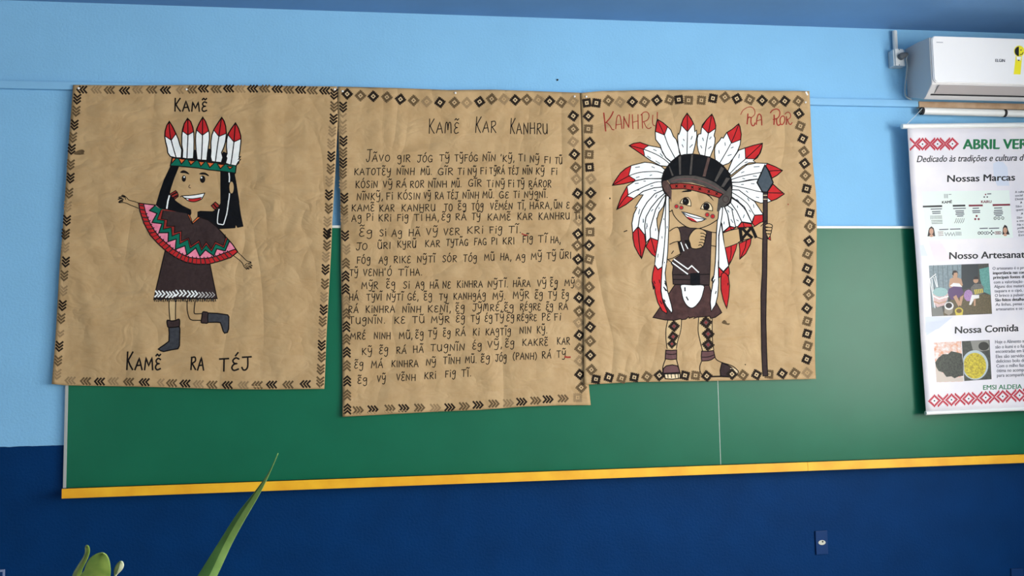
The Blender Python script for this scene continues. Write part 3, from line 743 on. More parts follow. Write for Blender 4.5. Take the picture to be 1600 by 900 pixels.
# ------------------------------------------------------------------ right sheet: the boy
E3 = ([(907.5,145),(940,142),(1000,141),(1100,140.8),(1180,141.5),(1265,142)],
      [(1265,142),(1270,255),(1275,305),(1276,350),(1275,460),(1273.5,532),(1274,592)],
      [(913,601),(950,599),(990,596.8),(1050,596),(1110,595),(1200,593.7),(1274,592)],
      [(907.5,145),(910,200),(911,300),(912,430),(912.5,593),(913,601)])
s3 = Surf(-0.040, waves(3, .0035, U(1100,595).z))
p3 = thing('kraft_paper_poster', 'right kraft paper sheet with a drawn boy in a big feather headdress', 'poster', base_of(E3, s3.y0), 'kraft paper sheets on the chalkboard')
sheet('paper_sheet', s3, E3, KRAFT, p3)
a = Multi(s3)
stamps(a, 'f68,122,d,0 128,123,d,18 203,108,m 275,118,f 352,117,d 428,117,m 505,107,d 585,105,m,20 642,103,d,0 703,107,m,8 783,107,m,10 855,95,d,15 930,88,m,60 1005,97,d,55 1085,103,m,20 1163,108,d 1237,117,m 1305,112,d 1390,112,m', diamond)
stamps(a, 'f78,205,d 78,285,m,8 85,370,d 83,445,m,10 85,525,d,5 93,598,f 92,685,d 92,763,m 88,845,d', diamond)
stamps(a, 'g73,75,m,10 68,145,d 68,217,m,10 67,287,d 68,362,m 68,435,d 70,502,m 74,570,d 74,643,m 75,717,d 80,792,m', diamond)
stamps(a, 'g103,842,d,15 170,832,d,25 236,837,m,15 302,832,d,5 368,828,m,30 432,822,d', diamond)
stamps(a, 'g565,822,d,10 620,822,m,5 868,820,m 938,818,d,30 1003,815,m,10 1072,812,d 1138,810,m 1203,808,f', diamond)
stamps(a, 'g678,825,d 810,815,d', diamond, lvl=6)
stamps(a, 'f1393,190,d 1402,268,m,25 1417,347,d,20 1423,427,m 1428,502,d 1433,578,m 1440,660,d,20 1450,735,m 1460,812,d,20 1462,890,m', diamond)
stamps(a, 'g1217,50,m 1213,122,d 1205,190,m,20 1203,265,d,25 1210,330,d,30 1212,402,m 1203,473,d 1205,540,m,15 1205,605,d,10 1207,668,m,15 1202,738,d,20', diamond)
a.build('stamped_border', p3, 'stamped black and faded diamonds around the edge')
a = Multi(s3); tw = [a.new('handwritten_word') for _ in range(3)]
for sgm, wd in (('G35,65 50,200 65,345', 1.9), ('G182,45 140,130 70,215', 1.8), ('G75,210 130,260 165,320 195,325', 1.1), ('G222,312 230,200 245,120 270,98 290,120 305,200 318,310', 1.1), ('G222,252 305,238', .9),
                ('G345,305 350,120', 1.2), ('G345,122 380,200 425,290', 1.2), ('G425,290 435,85', 1.1), ('G480,90 485,200 490,312', 1.1), ('G568,90 570,200 572,310', 1.1), ('G485,212 570,190', .9),
                ('G630,90 636,200 640,305', 1.1), ('G612,100 660,55 715,55 742,110 715,175 648,205', 1.0), ('G660,205 700,290 740,308 775,290', 1.0), ('G800,100 795,190 805,250 835,268', 1.0), ('G870,55 868,160', 1.1),
                ('h250,205 300,110 400,45 490,32 550,80 575,150 560,215 500,270', .9), ('h412,190 405,320 395,420', 1.5), ('h400,320 440,262 490,285', 1.2), ('h490,270 480,360 495,430 525,462 560,440 575,395', 1.4),
                ('h605,430 615,320 640,225 672,195 710,230 725,330 728,445', 1.4), ('h618,350 725,318', 1.0),
                ('h925,165 970,110 1050,78 1110,95 1140,150 1130,230 1080,290 985,318', 1.3), ('h1010,215 1012,330 1005,430', 1.6), ('h1070,290 1065,360 1080,430 1110,450 1150,425', 1.4),
                ('h1195,240 1155,280 1145,360 1165,425 1205,425 1245,360 1250,280 1225,240 1195,240', 1.3), ('h1290,250 1295,340 1285,430', 1.4), ('h1258,200 1290,160 1340,152 1378,190 1385,250 1350,300 1290,320', 1.0), ('h1320,330 1345,400 1385,430 1420,385', 1.2)):
    q = P(sgm); tw[0 if sgm[0] == 'G' else 1 if q[0][0] < 1195 else 2].stroke(curve(q, n=4) if len(q) > 2 else q, wd*1.1, REDPEN, 1)
a.build('title', p3, 'red handwritten title')

hd = Part(s3)     # feathers, painted back to front
LN = 1.25
def feather(white, red=None, shaft=None, lvl=3, wd=LN):
    hd.fill(P(white), WHITE, lvl)
    if red: hd.fill(P(red), RED, lvl+.6)
    hd.stroke(P(white), wd, BLACK, lvl+1.1, True)
    if red: hd.stroke(P(red), 1.1, BLACK, lvl+1.1, True)
    if shaft:
        q = P(shaft); hd.stroke(curve(q, n=3) if len(q) > 2 else q, 1.1, BLACK, lvl+1.1)
feather('G430,575 500,540 600,525 740,575 920,610 1000,760 1090,830 1040,900 920,890 770,810 670,740 560,665', 'G430,575 500,540 600,525 740,575 690,600 652,638 665,690 672,742 560,665', 'G440,575 650,630 850,710 980,790 1060,860')
feather('G870,165 850,260 838,360 845,480 915,570 950,680 1010,770 1080,830 1150,775 1230,710 1205,620 1190,560 1165,480 1120,430 1080,330 1030,280 960,220', 'G870,165 855,260 842,355 980,410 1030,280 960,220', 'G875,180 980,410 1040,570 1150,775')
feather('G1335,70 1275,160 1243,245 1232,330 1208,400 1195,385 1185,440 1195,560 1215,690 1240,730 1340,730 1420,725 1440,650 1462,560 1487,430 1482,335 1455,360 1447,270 1420,200', 'G1335,70 1275,160 1243,255 1340,360 1432,235 1400,160', 'G1337,80 1340,360 1332,725')
feather('H320,85 240,170 172,255 155,330 150,390 110,400 93,460 93,570 110,660 140,730 215,745 295,755 315,700 345,630 367,540 372,460 355,420 377,330 382,260 355,160', 'H320,85 240,170 170,285 265,385 377,310 380,250 355,160', 'H318,95 265,390 235,550 210,745')
feather('H740,235 640,320 550,375 500,460 470,450 440,500 385,560 365,620 365,720 378,830 440,860 485,890 590,850 650,780 720,670 747,600 762,560 772,480 780,400 760,290', 'H740,235 640,320 555,375 620,525 632,538 772,482 780,400 760,280', 'H740,245 625,530 440,855')
feather('H1110,540 980,570 835,615 740,650 650,780 605,890 570,980 620,1040 800,900 900,845 1000,838 965,810 1030,765 1078,690 1105,600', 'H1110,540 980,570 838,612 846,780 990,785 1060,710 1105,600', 'H1100,550 846,785 720,895 605,1010')
feather('K755,135 660,85 560,45 420,40 300,65 200,140 95,225 90,290 200,285 330,255 440,245 620,235 690,195', 'K755,135 660,85 560,48 540,75 590,150 622,235 690,195', 'K100,252 250,205 480,160 620,140 750,135')
feather('K778,435 700,370 635,310 440,245 200,285 95,285 105,380 200,385 330,485 400,525 480,552 570,542 680,500', 'K778,435 700,370 635,310 570,400 562,480 612,522 680,500', 'K105,325 300,365 500,412 765,425', lvl=2.6)
feather('K105,380 200,385 330,485 400,530 510,695 505,700 400,705 370,810 365,800 310,690 270,600 190,530 108,470', None, 'K110,415 200,470 310,560 370,660 400,705')
hd.shape(P('O690,15 820,5 822,110 690,185 648,130 665,70'), RED, 4)
feather('K108,480 190,535 270,600 320,700 365,800 O640,138 490,115 435,0 K170,650 95,545', None, 'K110,490 200,550 290,650 370,810', lvl=3.2)
hd.shape(P('O420,198 490,122 640,150 655,195 430,208'), RED, 3.6); hd.stroke(P('O510,130 528,200'), 1.1, BLACK, 4.8)
feather('K95,545 170,650 O435,0 490,112 430,190 395,192 350,0 K110,620 55,580')
feather('K55,580 110,620 O350,0 395,192 385,205 308,185 270,0 K15,600')
hd.shape(P('O205,282 300,186 400,208 310,248'), RED, 3.6); hd.stroke(P('O300,190 330,235'), 1.0, BLACK, 4.8)
feather('K20,600 O270,0 300,188 195,275 180,150 165,120 185,0 K-20,590')
# red tips below the raised arm
hd.shape(P('O230,520 420,455 400,540 345,690 292,795 255,640'), RED, 2, 1.2); hd.stroke(P('O325,490 325,610 298,780'), 1.1, BLACK, 3)
hd.shape(P('O450,455 640,372 625,470 555,610 460,700 462,560'), RED, 2, 1.2); hd.stroke(P('O565,415 545,520 500,620 470,690'), 1.2, BLACK, 3)
# left side
feather('J55,325 100,250 160,165 230,105 300,70 470,28 560,38 680,80 728,125 700,240 480,238 345,268 200,305', 'J55,325 100,250 160,165 230,105 298,70 265,200 345,250 340,270 200,305', 'J60,320 265,205 400,160 530,148 630,148 705,170')
feather('J110,635 170,470 245,335 350,265 480,240 695,235 695,345 590,355 450,400 330,490 230,570', 'J110,635 170,470 245,335 258,440 245,460 330,490 230,570', 'J115,630 245,455 420,360 600,285 695,280')
feather('J695,345 590,355 450,400 390,445 450,445 400,520 345,610 375,600 330,690 310,790 M195,100 210,268 305,158 330,0 J440,640 500,540 600,430 705,385')
hd.shape(P('M210,270 305,162 415,300 440,460 400,600 365,722 300,620 240,500 215,370'), RED, 3.4, 1.3); hd.stroke(P('M300,180 320,420 358,705'), 1.2, BLACK, 4.6)
feather('J705,385 600,430 500,540 440,640 M330,0 305,158 415,300 430,290 420,150 440,0 J490,720 550,610 640,500 725,425')
feather('J725,425 640,500 550,610 490,720 M440,0 420,150 435,300 445,440 520,358 515,200 570,0 J570,770 610,630 690,500 740,440')
feather('J740,440 690,500 610,630 570,770 M570,0 515,200 520,355 655,402 665,260 640,130 632,0 J625,760 650,670 710,590 735,500')
hd.shape(P('M520,355 655,402 640,560 610,692 540,640 440,510'), RED, 3.4, 1.3); hd.stroke(P('M535,378 600,620'), 1.2, BLACK, 4.6)
feather('J738,440 722,585 695,720 M725,0 690,150 670,280 655,410 610,680 597,815 P205,20 220,55 250,100 310,62 M735,800 765,500 785,230 780,0 J735,690 738,540', lvl=4.6)
hd.shape(P('P205,40 250,102 310,65 300,250 290,400 320,560 380,690 372,722 310,680 250,570 210,420 205,335 188,380 168,270 178,150'), RED, 5.2, 1.2)
for sgm in ('P170,270 195,320 185,375', 'P195,265 210,300', 'P268,245 278,290', 'P280,540 305,585'): hd.stroke(P(sgm), 1.1, BLACK, 6.4)
feather('J745,455 780,462 M850,0 845,150 838,300 825,600 805,800 P375,0 352,150 362,250 385,400 440,600 455,680 442,712 370,620 310,500 295,400 300,230 315,0 M765,500 785,230 780,0 J735,690 738,540', lvl=5.2)
for sgm in ('P345,260 372,310 358,300', 'P335,350 385,410 395,440', 'P345,290 380,350', 'P338,525 352,550', 'P330,345 360,400'): hd.stroke(P(sgm), 1.2, BLACK, 7)
feather('L1125,460 O122,60 110,90 95,300 90,500 P1060,0 1042,180 1012,230 1025,260 1020,330 1000,430 988,560 1000,688 1060,600 1092,470 1105,300 1102,0 O130,700 130,330 165,130 185,0 L1190,470', lvl=5.2)
for sgm in ('P1012,265 1040,200', 'P1022,300 1052,240', 'P1005,255 1020,215', 'P1060,440 1072,405'): hd.stroke(P(sgm), 1.2, BLACK, 7)
hd.shape(P('P1105,65 1175,142 1140,195 1110,215'), RED, 4.6, 1.2); hd.shape(P('P1175,142 1250,58 1260,150 1245,190 1205,155'), RED, 4.6, 1.2)
feather('O165,125 135,330 130,820 160,850 205,892 240,850 287,805 235,540 205,390 190,270', lvl=5)
hd.shape(P('P1145,165 1175,142 1210,155 1245,200 1260,330 1250,480 1220,650 1170,520 1140,380 1138,240'), RED, 5.6, 1.2)
hd.stroke(P('P1238,290 1236,320'), 1, BLACK, 7)
DASH = 'G1275,475 1290,500|G1415,430 1395,480|G1255,560 1275,600|G1420,560 1375,605|G810,635 855,655|G915,700 955,745|G715,740 765,775|G845,815 910,855|H175,455 190,500|H310,440 285,475|H145,575 165,615|H310,590 265,625|H525,530 530,575|H655,600 620,615|H430,650 435,700|H625,715 570,735|H750,710 740,770|H875,830 835,845|J350,95 405,88|J560,85 595,100|J360,225 400,215|J535,200 560,190|J345,300 390,297|J455,270 480,270|J545,335 575,328|J370,388 400,383|J585,388 615,393|J625,445 605,480|J405,630 390,690|J450,755 450,800|J575,630 555,655|J655,605 650,625|J500,830 490,880|K390,90 460,85|K160,135 175,135|K230,165 265,150|K380,205 425,210|K245,235 275,243|K230,315 260,313|K355,303 395,305|K290,395 315,415|K420,475 455,482|K310,490 330,525|K170,500 200,530|K385,570 392,610|K180,585 185,610|K330,640 350,665|K110,620 130,640|K55,640 75,670|K270,700 255,740|K100,760 125,800|K170,765 195,780|K12,790 10,820|M395,30 400,80|M455,100 465,160|M615,190 610,230|M722,330 724,365|M655,640 648,700|M768,780 766,800|M755,15 758,40|M815,150 812,190'
for sgm in DASH.split('|'): hd.stroke(P(sgm), 1.0, SLATE, 7.2)
# the cap that carries the feathers
dome = P('I160,690 165,600 200,490 290,360 390,265 470,215 560,190 700,180 860,200 1000,235 1130,300 1250,390 1340,500 1390,620 1410,760 1400,900')
low = P('I1350,890 1230,785 1100,685 930,612 760,567 560,562 400,575 260,645')
hd.fill(dome + low, HAIR, 7)
for q, m in (('I455,215 500,212 500,545 470,548', HATGREY), ('I685,182 715,182 688,545 650,548', HATGREY), ('I975,238 1020,252 935,580 885,575', HATBROWN), ('I1215,400 1268,440 1128,672 1095,655', HATGREY), ('I1305,600 1372,610 1262,770 1215,760', HATGREY), ('I282,400 300,392 370,560 340,570', HATGREY)):
    hd.fill(P(q), m, 7.6)
hd.fill(P('I260,645 400,575 560,562 760,567 930,612 1100,685 1230,785 1345,890') + P('I1230,902 1060,815 900,745 700,690 480,685 310,710'), HATGREY, 7.6)
hd.stroke(curve(P('I330,665 450,632 600,620 740,632 950,692 1150,795 1260,880'), n=4), 1.2, MAROON, 8.2)
rb = P('L200,50 210,28 400,14 560,25 740,60 900,105 1060,165 1192,222 1130,292 1000,250 830,202 640,150 450,120 230,125')
hd.shape(rb, REDPEN, 8.2, 1.2)
for c_ in ('325,70', '480,75', '620,92', '760,122', '930,170', '1075,210'):
    x_, y_ = map(float, c_.split(','))
    hd.stroke(P('L%f,%f %f,%f' % (x_-18, y_-20, x_+18, y_+20)), 1.2, BLACK, 9); hd.stroke(P('L%f,%f %f,%f' % (x_+18, y_-20, x_-18, y_+20)), 1.2, BLACK, 9)
hd.fill(P('I165,690 195,655 250,650 L200,40 235,160 225,380 205,300 150,232 100,170 60,85'), HATBROWN, 8)
hd.fill(P('L1112,290 1190,222 1250,170 K92,330 105,390 105,470 80,545 15,602 -20,592 L1125,548 1083,545'), HATGREY, 8)
hd.stroke(ell('L1245,315', 55, 60), 1.0, BROWN, 9, True)
hd.stroke(dome, 1.4, BLACK, 8.8)
hd.stroke(P('I1410,760 K105,470 80,545 15,602'), 1.3, BLACK, 8.8); hd.stroke(P('I160,690 L60,85 100,170 150,232 205,300'), 1.3, BLACK, 8.8)

b_ = Multi(s3); ar = [b_.new('arm'), b_.new('arm')]; fc = b_.new('face'); lg = [b_.new('leg'), b_.new('leg')]    # arms, face, legs
fc.stroke(curve(P('L190,547 225,538 245,520 268,600 350,710 460,800 560,850 690,870 800,850 950,790 1092,700'), n=3), 1.2, BLACK, 2)
for q in ('L410,185 450,160 530,143 612,140 600,172 550,180 480,182', 'L845,205 900,212 970,270 1030,352 1000,330 950,275 890,232'): fc.fill(P(q), BLACK, 9.4)
for o_, c_ in (('L390,392 420,325 480,285 540,282 580,330 597,390 597,445 540,435 480,415', 'L498,358'), ('L775,492 810,420 860,375 900,368 960,400 1000,470 1002,532 940,525 860,510', 'L885,450')):
    fc.fill(P(o_), CREAM, 2); fc.stroke(P(o_), 1.0, BLACK, 4, True); fc.fill(ell(c_, 62, 68), BLACK, 3)
fc.fill(ell('L483,342', 12, 14), SLATE, 4); fc.fill(ell('L862,432', 12, 14), SLATE, 4)
for c_, r_ in (('L325,450', 42), ('L416,472', 42), ('L900,606', 45), ('L1003,636', 48)): fc.shape(ell(c_, r_*.8, r_*.8), RED, 2, 1.1, MAROON)
mo = P('L420,548 520,570 700,620 882,685 800,725 700,745 610,722 520,660')
fc.fill(mo, WHITE, 2); fc.fill(P('L495,642 560,650 640,680 720,742 640,735 560,705'), RED, 2.6); fc.stroke(mo, 1.2, BLACK, 3.4, True); fc.stroke(curve(P('L440,565 560,630 700,670 850,690'), n=4), 1.3, SLATE, 3.4)
for sgm in ('N140,138 200,98 250,84', 'N140,315 200,287 255,275', 'N105,520 180,500 285,440', 'N165,440 192,402', 'N120,522 165,560 175,580', 'N700,152 770,160', 'N700,332 765,345'):
    q = P(sgm); ar[0 if q[0][0] < 1080 else 1].stroke(curve(q, n=3) if len(q) > 2 else q, 1.1, BLACK, 5)
ar[1].fill(P('O205,288 310,250 440,222 640,202 690,188 780,130 868,98 882,120 800,188 825,385 715,352 530,396 440,445 228,522'), SKIN, 8)
for sgm in ('O205,288 310,250 440,222', 'O228,522 330,490 440,445', 'O600,212 690,188 780,130 870,98', 'O870,110 785,185', 'O715,352 770,370 822,387', 'O640,372 530,398', 'O440,222 560,215'):
    q = P(sgm); ar[1].stroke(curve(q, n=3) if len(q) > 2 else q, 1.1, BLACK, 8.7)
for sgm, wd in (('O465,225 475,310 487,410', 5.2), ('O505,225 575,300 645,358', 4.6), ('O630,218 570,290 510,365', 4.4), ('O650,222 680,285 708,352', 5.0), ('O440,440 480,415 520,395', 2.0)): ar[1].stroke(P(sgm), wd, BLACK, 8.9)
for q in ('N250,280 295,272 345,395 285,430', 'N335,258 400,258 432,358 385,375'): ar[0].fill(P(q), BLACK, 6)
for sgm in ('N290,290 330,402', 'N352,312 382,372'): ar[0].stroke(P(sgm), 1.3, WHITE, 6.6)
legs_ = (('Q250,80 228,180 230,300 240,410 348,410 362,320 398,200 410,80', 'Q250,80 228,180 228,300 240,410|Q410,80 400,200 365,320 348,410'), ('Q612,40 605,200 625,310 655,430 785,430 772,300 770,60', 'Q612,40 605,200 625,310 655,432|Q770,60 772,300 787,425'))
for o_, ls in legs_:
    L_ = lg[0 if P(o_)[0][0] < 1075 else 1]; L_.fill(P(o_), LEGSKIN, 2)
    for sgm in ls.split('|'): L_.stroke(curve(P(sgm), n=4), 1.1, BLACK, 3)
for c_, sz in (('Q322,148', 1.05), ('Q312,270', 1.0), ('Q297,355', .85), ('Q697,105', 1.15), ('Q722,238', 1.15), ('Q722,365', 1.15)):
    x_, y_ = P(c_)[0]; L_ = lg[0 if x_ < 1075 else 1]; diamond(L_, x_, y_, 'd', 42, sz, 3, core=MAROON); L_.fill(ellipse((x_, y_), 1.6, 1.6, 8), REDPEN, 4.4)
for o_, ln in (('Q225,428 290,432 352,426 352,532 285,540 218,530', 'Q222,470 290,478 352,470'), ('Q645,440 720,442 785,432 802,510 760,540 720,552 645,556 640,500', 'Q642,510 720,508 795,482')):
    L_ = lg[0 if P(o_)[0][0] < 1075 else 1]; L_.shape(P(o_), MAROON, 4, 1.2); L_.stroke(curve(P(ln), n=4), 1.1, BLACK, 5)
for sgm in ('Q220,538 200,590 188,640 190,700', 'Q350,538 368,610 390,700', 'Q645,556 622,620 630,690 680,755', 'Q795,500 820,540 880,572 1000,612 1065,665 1070,690 1055,715'):
    lg[0 if P(sgm)[0][0] < 1075 else 1].stroke(curve(P(sgm), n=4), 1.2, BLACK, 4)
lg[0].shape(P('Q192,700 195,645 230,612 300,600 360,612 375,640 388,690 300,695'), MAROON, 4, 1.3)
lg[0].shape(P('Q205,708 390,703 388,755 300,768 215,762'), CREAM, 4, 1.3)
for x_ in (245, 285, 330, 365): lg[0].stroke(P('Q%d,712 %d,750' % (x_, x_+4)), 1.1, BLACK, 5)
lg[1].shape(P('Q862,735 860,660 882,576 960,610 1020,645 985,690 960,738'), BROWN, 4, 1.3)
lg[1].fill(P('Q975,640 1010,635 1062,672 1062,705 1030,690'), CREAM, 4.6)
lg[1].stroke(P('Q650,740 700,735 760,738 860,735 960,740 1000,735 1055,712'), 2.4, BLACK, 5.4)
boy = b_.build('drawn_boy', p3, 'drawn smiling boy, black outline on bare paper')
hd.build('feather_headdress', boy, 'wide white feather headdress with red tips')

sh = Part(s3)
shirt = P('N245,92 330,76 400,95 500,100 600,120 702,150 695,330 685,600 672,860 560,856 185,850 175,700 188,610 160,572 190,518 290,450 275,400 250,282 292,268 285,170 262,100')
sh.fill(shirt, BROWN, 3)
sh.fill(P('N415,700 545,695 548,852 415,850'), HAIR, 3.8)
for sgm in ('N178,722 415,722', 'N182,785 415,790', 'N548,720 675,715'): sh.stroke(P(sgm), 1.2, BLACK, 4)
sh.fill(P('N385,705 435,618 505,695'), SKIRTB, 3.8)
for sgm in ('N198,515 385,648 435,602 528,690', 'N175,560 380,712'): sh.stroke(P(sgm), 1.5, WHITE, 4.4)
sh.stroke(shirt, 1.0, BLACK, 3.5, True)
sh.build('tunic', boy, 'dark brown sleeveless tunic with white zigzag and belt')
fi = Part(s3)
fist = curve(P('N430,362 412,300 395,240 420,175 480,112 560,108 630,150 632,180 618,230 612,275 600,312 582,350 520,372 475,376'), True, 3)
fi.shape(fist, SKIN, 6.5, 1.3)
for sgm in ('N555,165 590,168 625,190', 'N558,208 595,210 628,230', 'N552,250 590,252 615,268', 'N535,290 575,290 605,308', 'N528,330 555,320 580,345'): fi.stroke(curve(P(sgm), n=4), 1.1, BLACK, 7.3)
fi.build('fist', boy, 'clenched fist at the chest')
sk = Part(s3)
skirt = P('P490,312 395,455 280,632 180,775 350,810 480,816 570,792 580,806 640,800 682,765 690,786 770,762 750,792 800,772 980,757 992,788 1060,772 1150,706 1080,580 1005,425 970,318 890,325 580,315')
sk.shape(skirt, SKIRTB, 2.4, 1.2)
sk.shape(curve(P('P578,315 740,320 895,324 888,420 855,520 795,600 740,640 690,632 640,585 600,500 583,400'), True, 3), WHITE, 3.4, 1.2)
for sgm in ('P630,355 632,402', 'P650,485 675,530'): sk.stroke(P(sgm), 1.6, BLACK, 4.8)
sk.build('skirt', boy, 'brown fringed skirt with white apron flap')
pole = Part(s3)
pole.shape(P('K510,412 560,412 563,640 562,790 O888,140 886,340 884,600 882,900 R158,430 156,560 159,700 163,856 138,858 134,720 132,560 131,430 O814,900 816,600 820,330 825,180 K512,640'), BROWN, 8.2, 1.2)
pole.shape(P('K530,65 570,130 635,290 560,412 500,412 430,290'), SLATE, 8.2, 1.6)
for y_ in (452, 502): pole.stroke(P('K514,%d 556,%d' % (y_, y_)), .9, CREAM, 9.2)
pole.build('spear', boy, 'tall brown spear with grey stone head')
ha = Part(s3)
for q in ('O855,165 900,145 950,158 966,180 958,205 900,200 860,190', 'O858,210 955,205 955,240 945,258 870,245', 'O862,258 948,258 945,290 935,305 875,300', 'O870,305 935,306 925,345 900,372 885,335'):
    ha.shape(curve(P(q), True, 2), SKIN, 9.2, 1.1)
ha.shape(P('O895,382 935,340 940,405'), RED, 9.4, 1.0)
ha.build('hand', boy, 'hand gripping the spear')
a = Part(s3)
a.fill(curve(P('P1150,850 1180,810 1215,830 1225,855 1262,858 1250,880 1200,872'), True, 3), STAMPM, 1)
a.fill(ell('K828,568', 7, 10, 8), REDPEN, 1); a.fill(ell('Q1157,598', 8, 7, 8), BLACK, 1); a.fill(ell('J25,490', 10, 12, 8), BLACK, 1)
a.stroke(P('M55,248 110,228'), 1.2, BLACK, 1)
a.build('smudge', p3, 'paint smudge and specks')

# pins that hold the sheets
PIN = mat('white pin head', (240, 238, 232), 0.35, 0.5)
for px, py, sf, lb in ((123,138,s1,'white pin at the top left corner of the girl drawing sheet'), (291.5,139.7,s1,'white pin at the top edge above the title of the girl drawing sheet'), (523,140,s1,'white pin at the top right corner of the girl drawing sheet'),
                       (535.3,142.7,s2,'white pin at the top left corner of the handwritten sheet'), (711.5,145.3,s2,'white pin in the middle of the top edge of the handwritten sheet'), (897.5,151,s2,'white pin at the top right corner of the handwritten sheet'),
                       (916,151,s3,'white pin at the top left corner of the boy drawing sheet'), (1258.5,160,s3,'white pin below the top right corner of the boy drawing sheet')):
    c = sf(px, py); bm = bmesh.new()
    tube(bm, [c + Vector((0, .010, 0)), c, c + Vector((0, -.0015, 0)), c + Vector((0, -.004, 0)), c + Vector((0, -.0055, 0))], [.001, .001, .0052, .0046, .0018], 12)
    tag(bm_obj('pushpin', bm, PIN, smooth=True, loc=c), lb, 'pin', 'white pins along the top of the paper sheets')
c = s3(1260.5, 146); bm = bmesh.new()
box(bm, (c.x-.004, c.y-.0016, c.z-.010), (c.x+.004, c.y-.0003, c.z+.010)); bmesh.ops.rotate(bm, verts=bm.verts[:], cent=c, matrix=Matrix.Rotation(math.radians(-25), 3, 'Y'))
tag(bm_obj('tape_scrap', bm, PIN, loc=c), 'white scrap of tape on the top right corner of the boy drawing sheet', 'tape')
# ------------------------------------------------------------------ printed banner
CANVAS = mat('pale printed canvas', (238, 231, 231), 0.36, 0.35, rgb2=(224, 219, 224), nscale=4.5)
def pr(name, rgb, **k): return mat(name, rgb, k.pop('rough', .45), .35, **k)
PBLACK = pr('black print', (24, 24, 28)); PGREY = pr('grey small print', (80, 80, 90)); PGREEN = pr('green print', (10, 112, 64)); PRED = pr('crimson print', (190, 30, 56)); PWHITE = pr('white print', (245, 244, 242))
PBLUE = pr('pale blue print', (210, 215, 228)); PPINK = pr('pale pink print', (240, 222, 226)); PMINT = pr('mint white print', (226, 235, 226)); PDRED = pr('dark red print', (120, 24, 44))
bny = -0.072
BE = ([(1416.5,199),(1500,198),(1600,196.8),(1716,195.5)], [(1716,195.5),(1738,640)], [(1447,642.5),(1520,640),(1600,636),(1738,629)], [(1416.5,199),(1424,310),(1434,450),(1447,642.5)])
sb = Surf(bny, lambda x, z: .004*math.sin(x*5.0+z*2.0) + .002*math.sin(z*9.0))
top_l, top_r = U(1409, 197.5, bny), U(1722, 194, bny)
bn = thing('hanging_banner', 'white printed banner with green heading hanging under the air conditioner', 'banner', U(1560, 642, bny))
cv = sheet('canvas', sb, BE, CANVAS, bn, 30, 40, .0008)
ROD = mat('white plastic rod', (236, 236, 232), 0.3, 0.5)
bm = bmesh.new(); tube(bm, [top_l + Vector((0,0,.0)), top_r], .0125, 16); bm_obj('top_rod', bm, ROD, bn, smooth=False)
bot_l, bot_r = U(1446, 645.5, bny), U(1741, 632, bny)
bm = bmesh.new(); tube(bm, [bot_l, bot_r], .010, 16); bm_obj('bottom_rod', bm, ROD, bn)
bm = bmesh.new(); tube(bm, [U(1417, 194, bny), U(1430, 181.5, -.068), U(1441, 169.5, -.0645)], .0013, 6); bm_obj('cord', bm, mat('white cord', (225, 225, 220), .7), bn)

def text_geo(body, shear=0.0, bold=0.0):
    cu = bpy.data.curves.new('t', 'FONT'); cu.body = body; cu.shear = shear; cu.offset = bold; cu.resolution_u = 3; cu.fill_mode = 'FRONT'
    o = bpy.data.objects.new('t', cu); C.objects.link(o)
    dg = bpy.context.evaluated_depsgraph_get(); me = bpy.data.meshes.new_from_object(o.evaluated_get(dg))
    v = [(q.co.x, q.co.y) for q in me.vertices]; f = [tuple(p.vertices) for p in me.polygons]
    bpy.data.objects.remove(o); bpy.data.curves.remove(cu); bpy.data.meshes.remove(me)
    return v, f
CAPH = 0.70
def printed(part, body, p0, p1, cap, m, lvl=2, shear=0.0, bold=0.0, clip=1e9):
    """set a printed line from p0 to p1 (baseline, photograph places)"""
    v, f = text_geo(body, shear, 0.0)
    x0 = min(a[0] for a in v); x1 = max(a[0] for a in v); sx_ = 1.0/(x1-x0)
    q = []
    for (x, y) in v:
        t = (x-x0)*sx_; q.append((p0[0]+(p1[0]-p0[0])*t + y/CAPH*cap*.02, p0[1]+(p1[1]-p0[1])*t - y/CAPH*cap))
    offs = (0,) if bold < .008 else (-.3, .0, .3)
    for i, d_ in enumerate(offs): part.raw([(x+d_*bold*70, y+(.25 if i == 1 else 0)*bold*70) for x, y in q], f, m, lvl + .15*i)
def motif_row(part, c0, n, dx, dy, h, m, first='o'):
    cell = h/11.0
    for k in range(n):
        cx, cy = c0[0]+dx*k/2, c0[1]+dy*k/2
        o_ = (k % 2 == 0) == (first == 'o')
        for i in range(-6, 7):
            for j in range(-5, 6):
                if o_: on = (abs(i)+abs(j) in (4, 5)) or (i == 0 and j == 0); 
                else: on = (abs(j)-abs(i)) in (0, 1)
                if o_ is False and abs(i) > 4: on = False
                if not on: continue
                x, y = cx+i*cell, cy+j*cell+dy/dx*i*cell
                if x > BRIGHT: continue
                w_ = cell*.6
                part.raw([(x-w_,y-w_),(x-w_,y+w_),(x+w_,y+w_),(x+w_,y-w_)], [(0,1,2,3)], PBLACK if (o_ and i == 0 and j == 0) else m, 2)
BRIGHT = 1700
for q, m in ((P('T1140,640 1190,615 1260,620 1310,680 1320,760 1335,900 1190,900 1150,800'), PBLUE), (P('V300,725 430,720 500,900 380,900 330,830'), PPINK), (P('W165,740 230,735 330,740 440,740 300,860 170,900'), PBLUE), (P('W200,10 330,5 420,180 250,190'), PPINK), (P('X150,20 300,5 350,0 230,90 155,140'), PBLUE), (P('V195,780 240,770 290,900 210,900'), PBLUE)):
    a = Part(sb); a.fill(q, m, 1); a.build('background_shape', cv)
a = Part(sb)
printed(a, 'ABRIL VER', P('T785,470')[0], (1606, 231.8), 15.3, PGREEN, 2, bold=.045)
a.build('heading', cv, 'green heading')
a = Part(sb); motif_row(a, P('T215,418')[0], 6, 23.6, -.3, 19.5, PRED, 'x'); a.build('motif', cv, 'red woven pattern beside the heading')
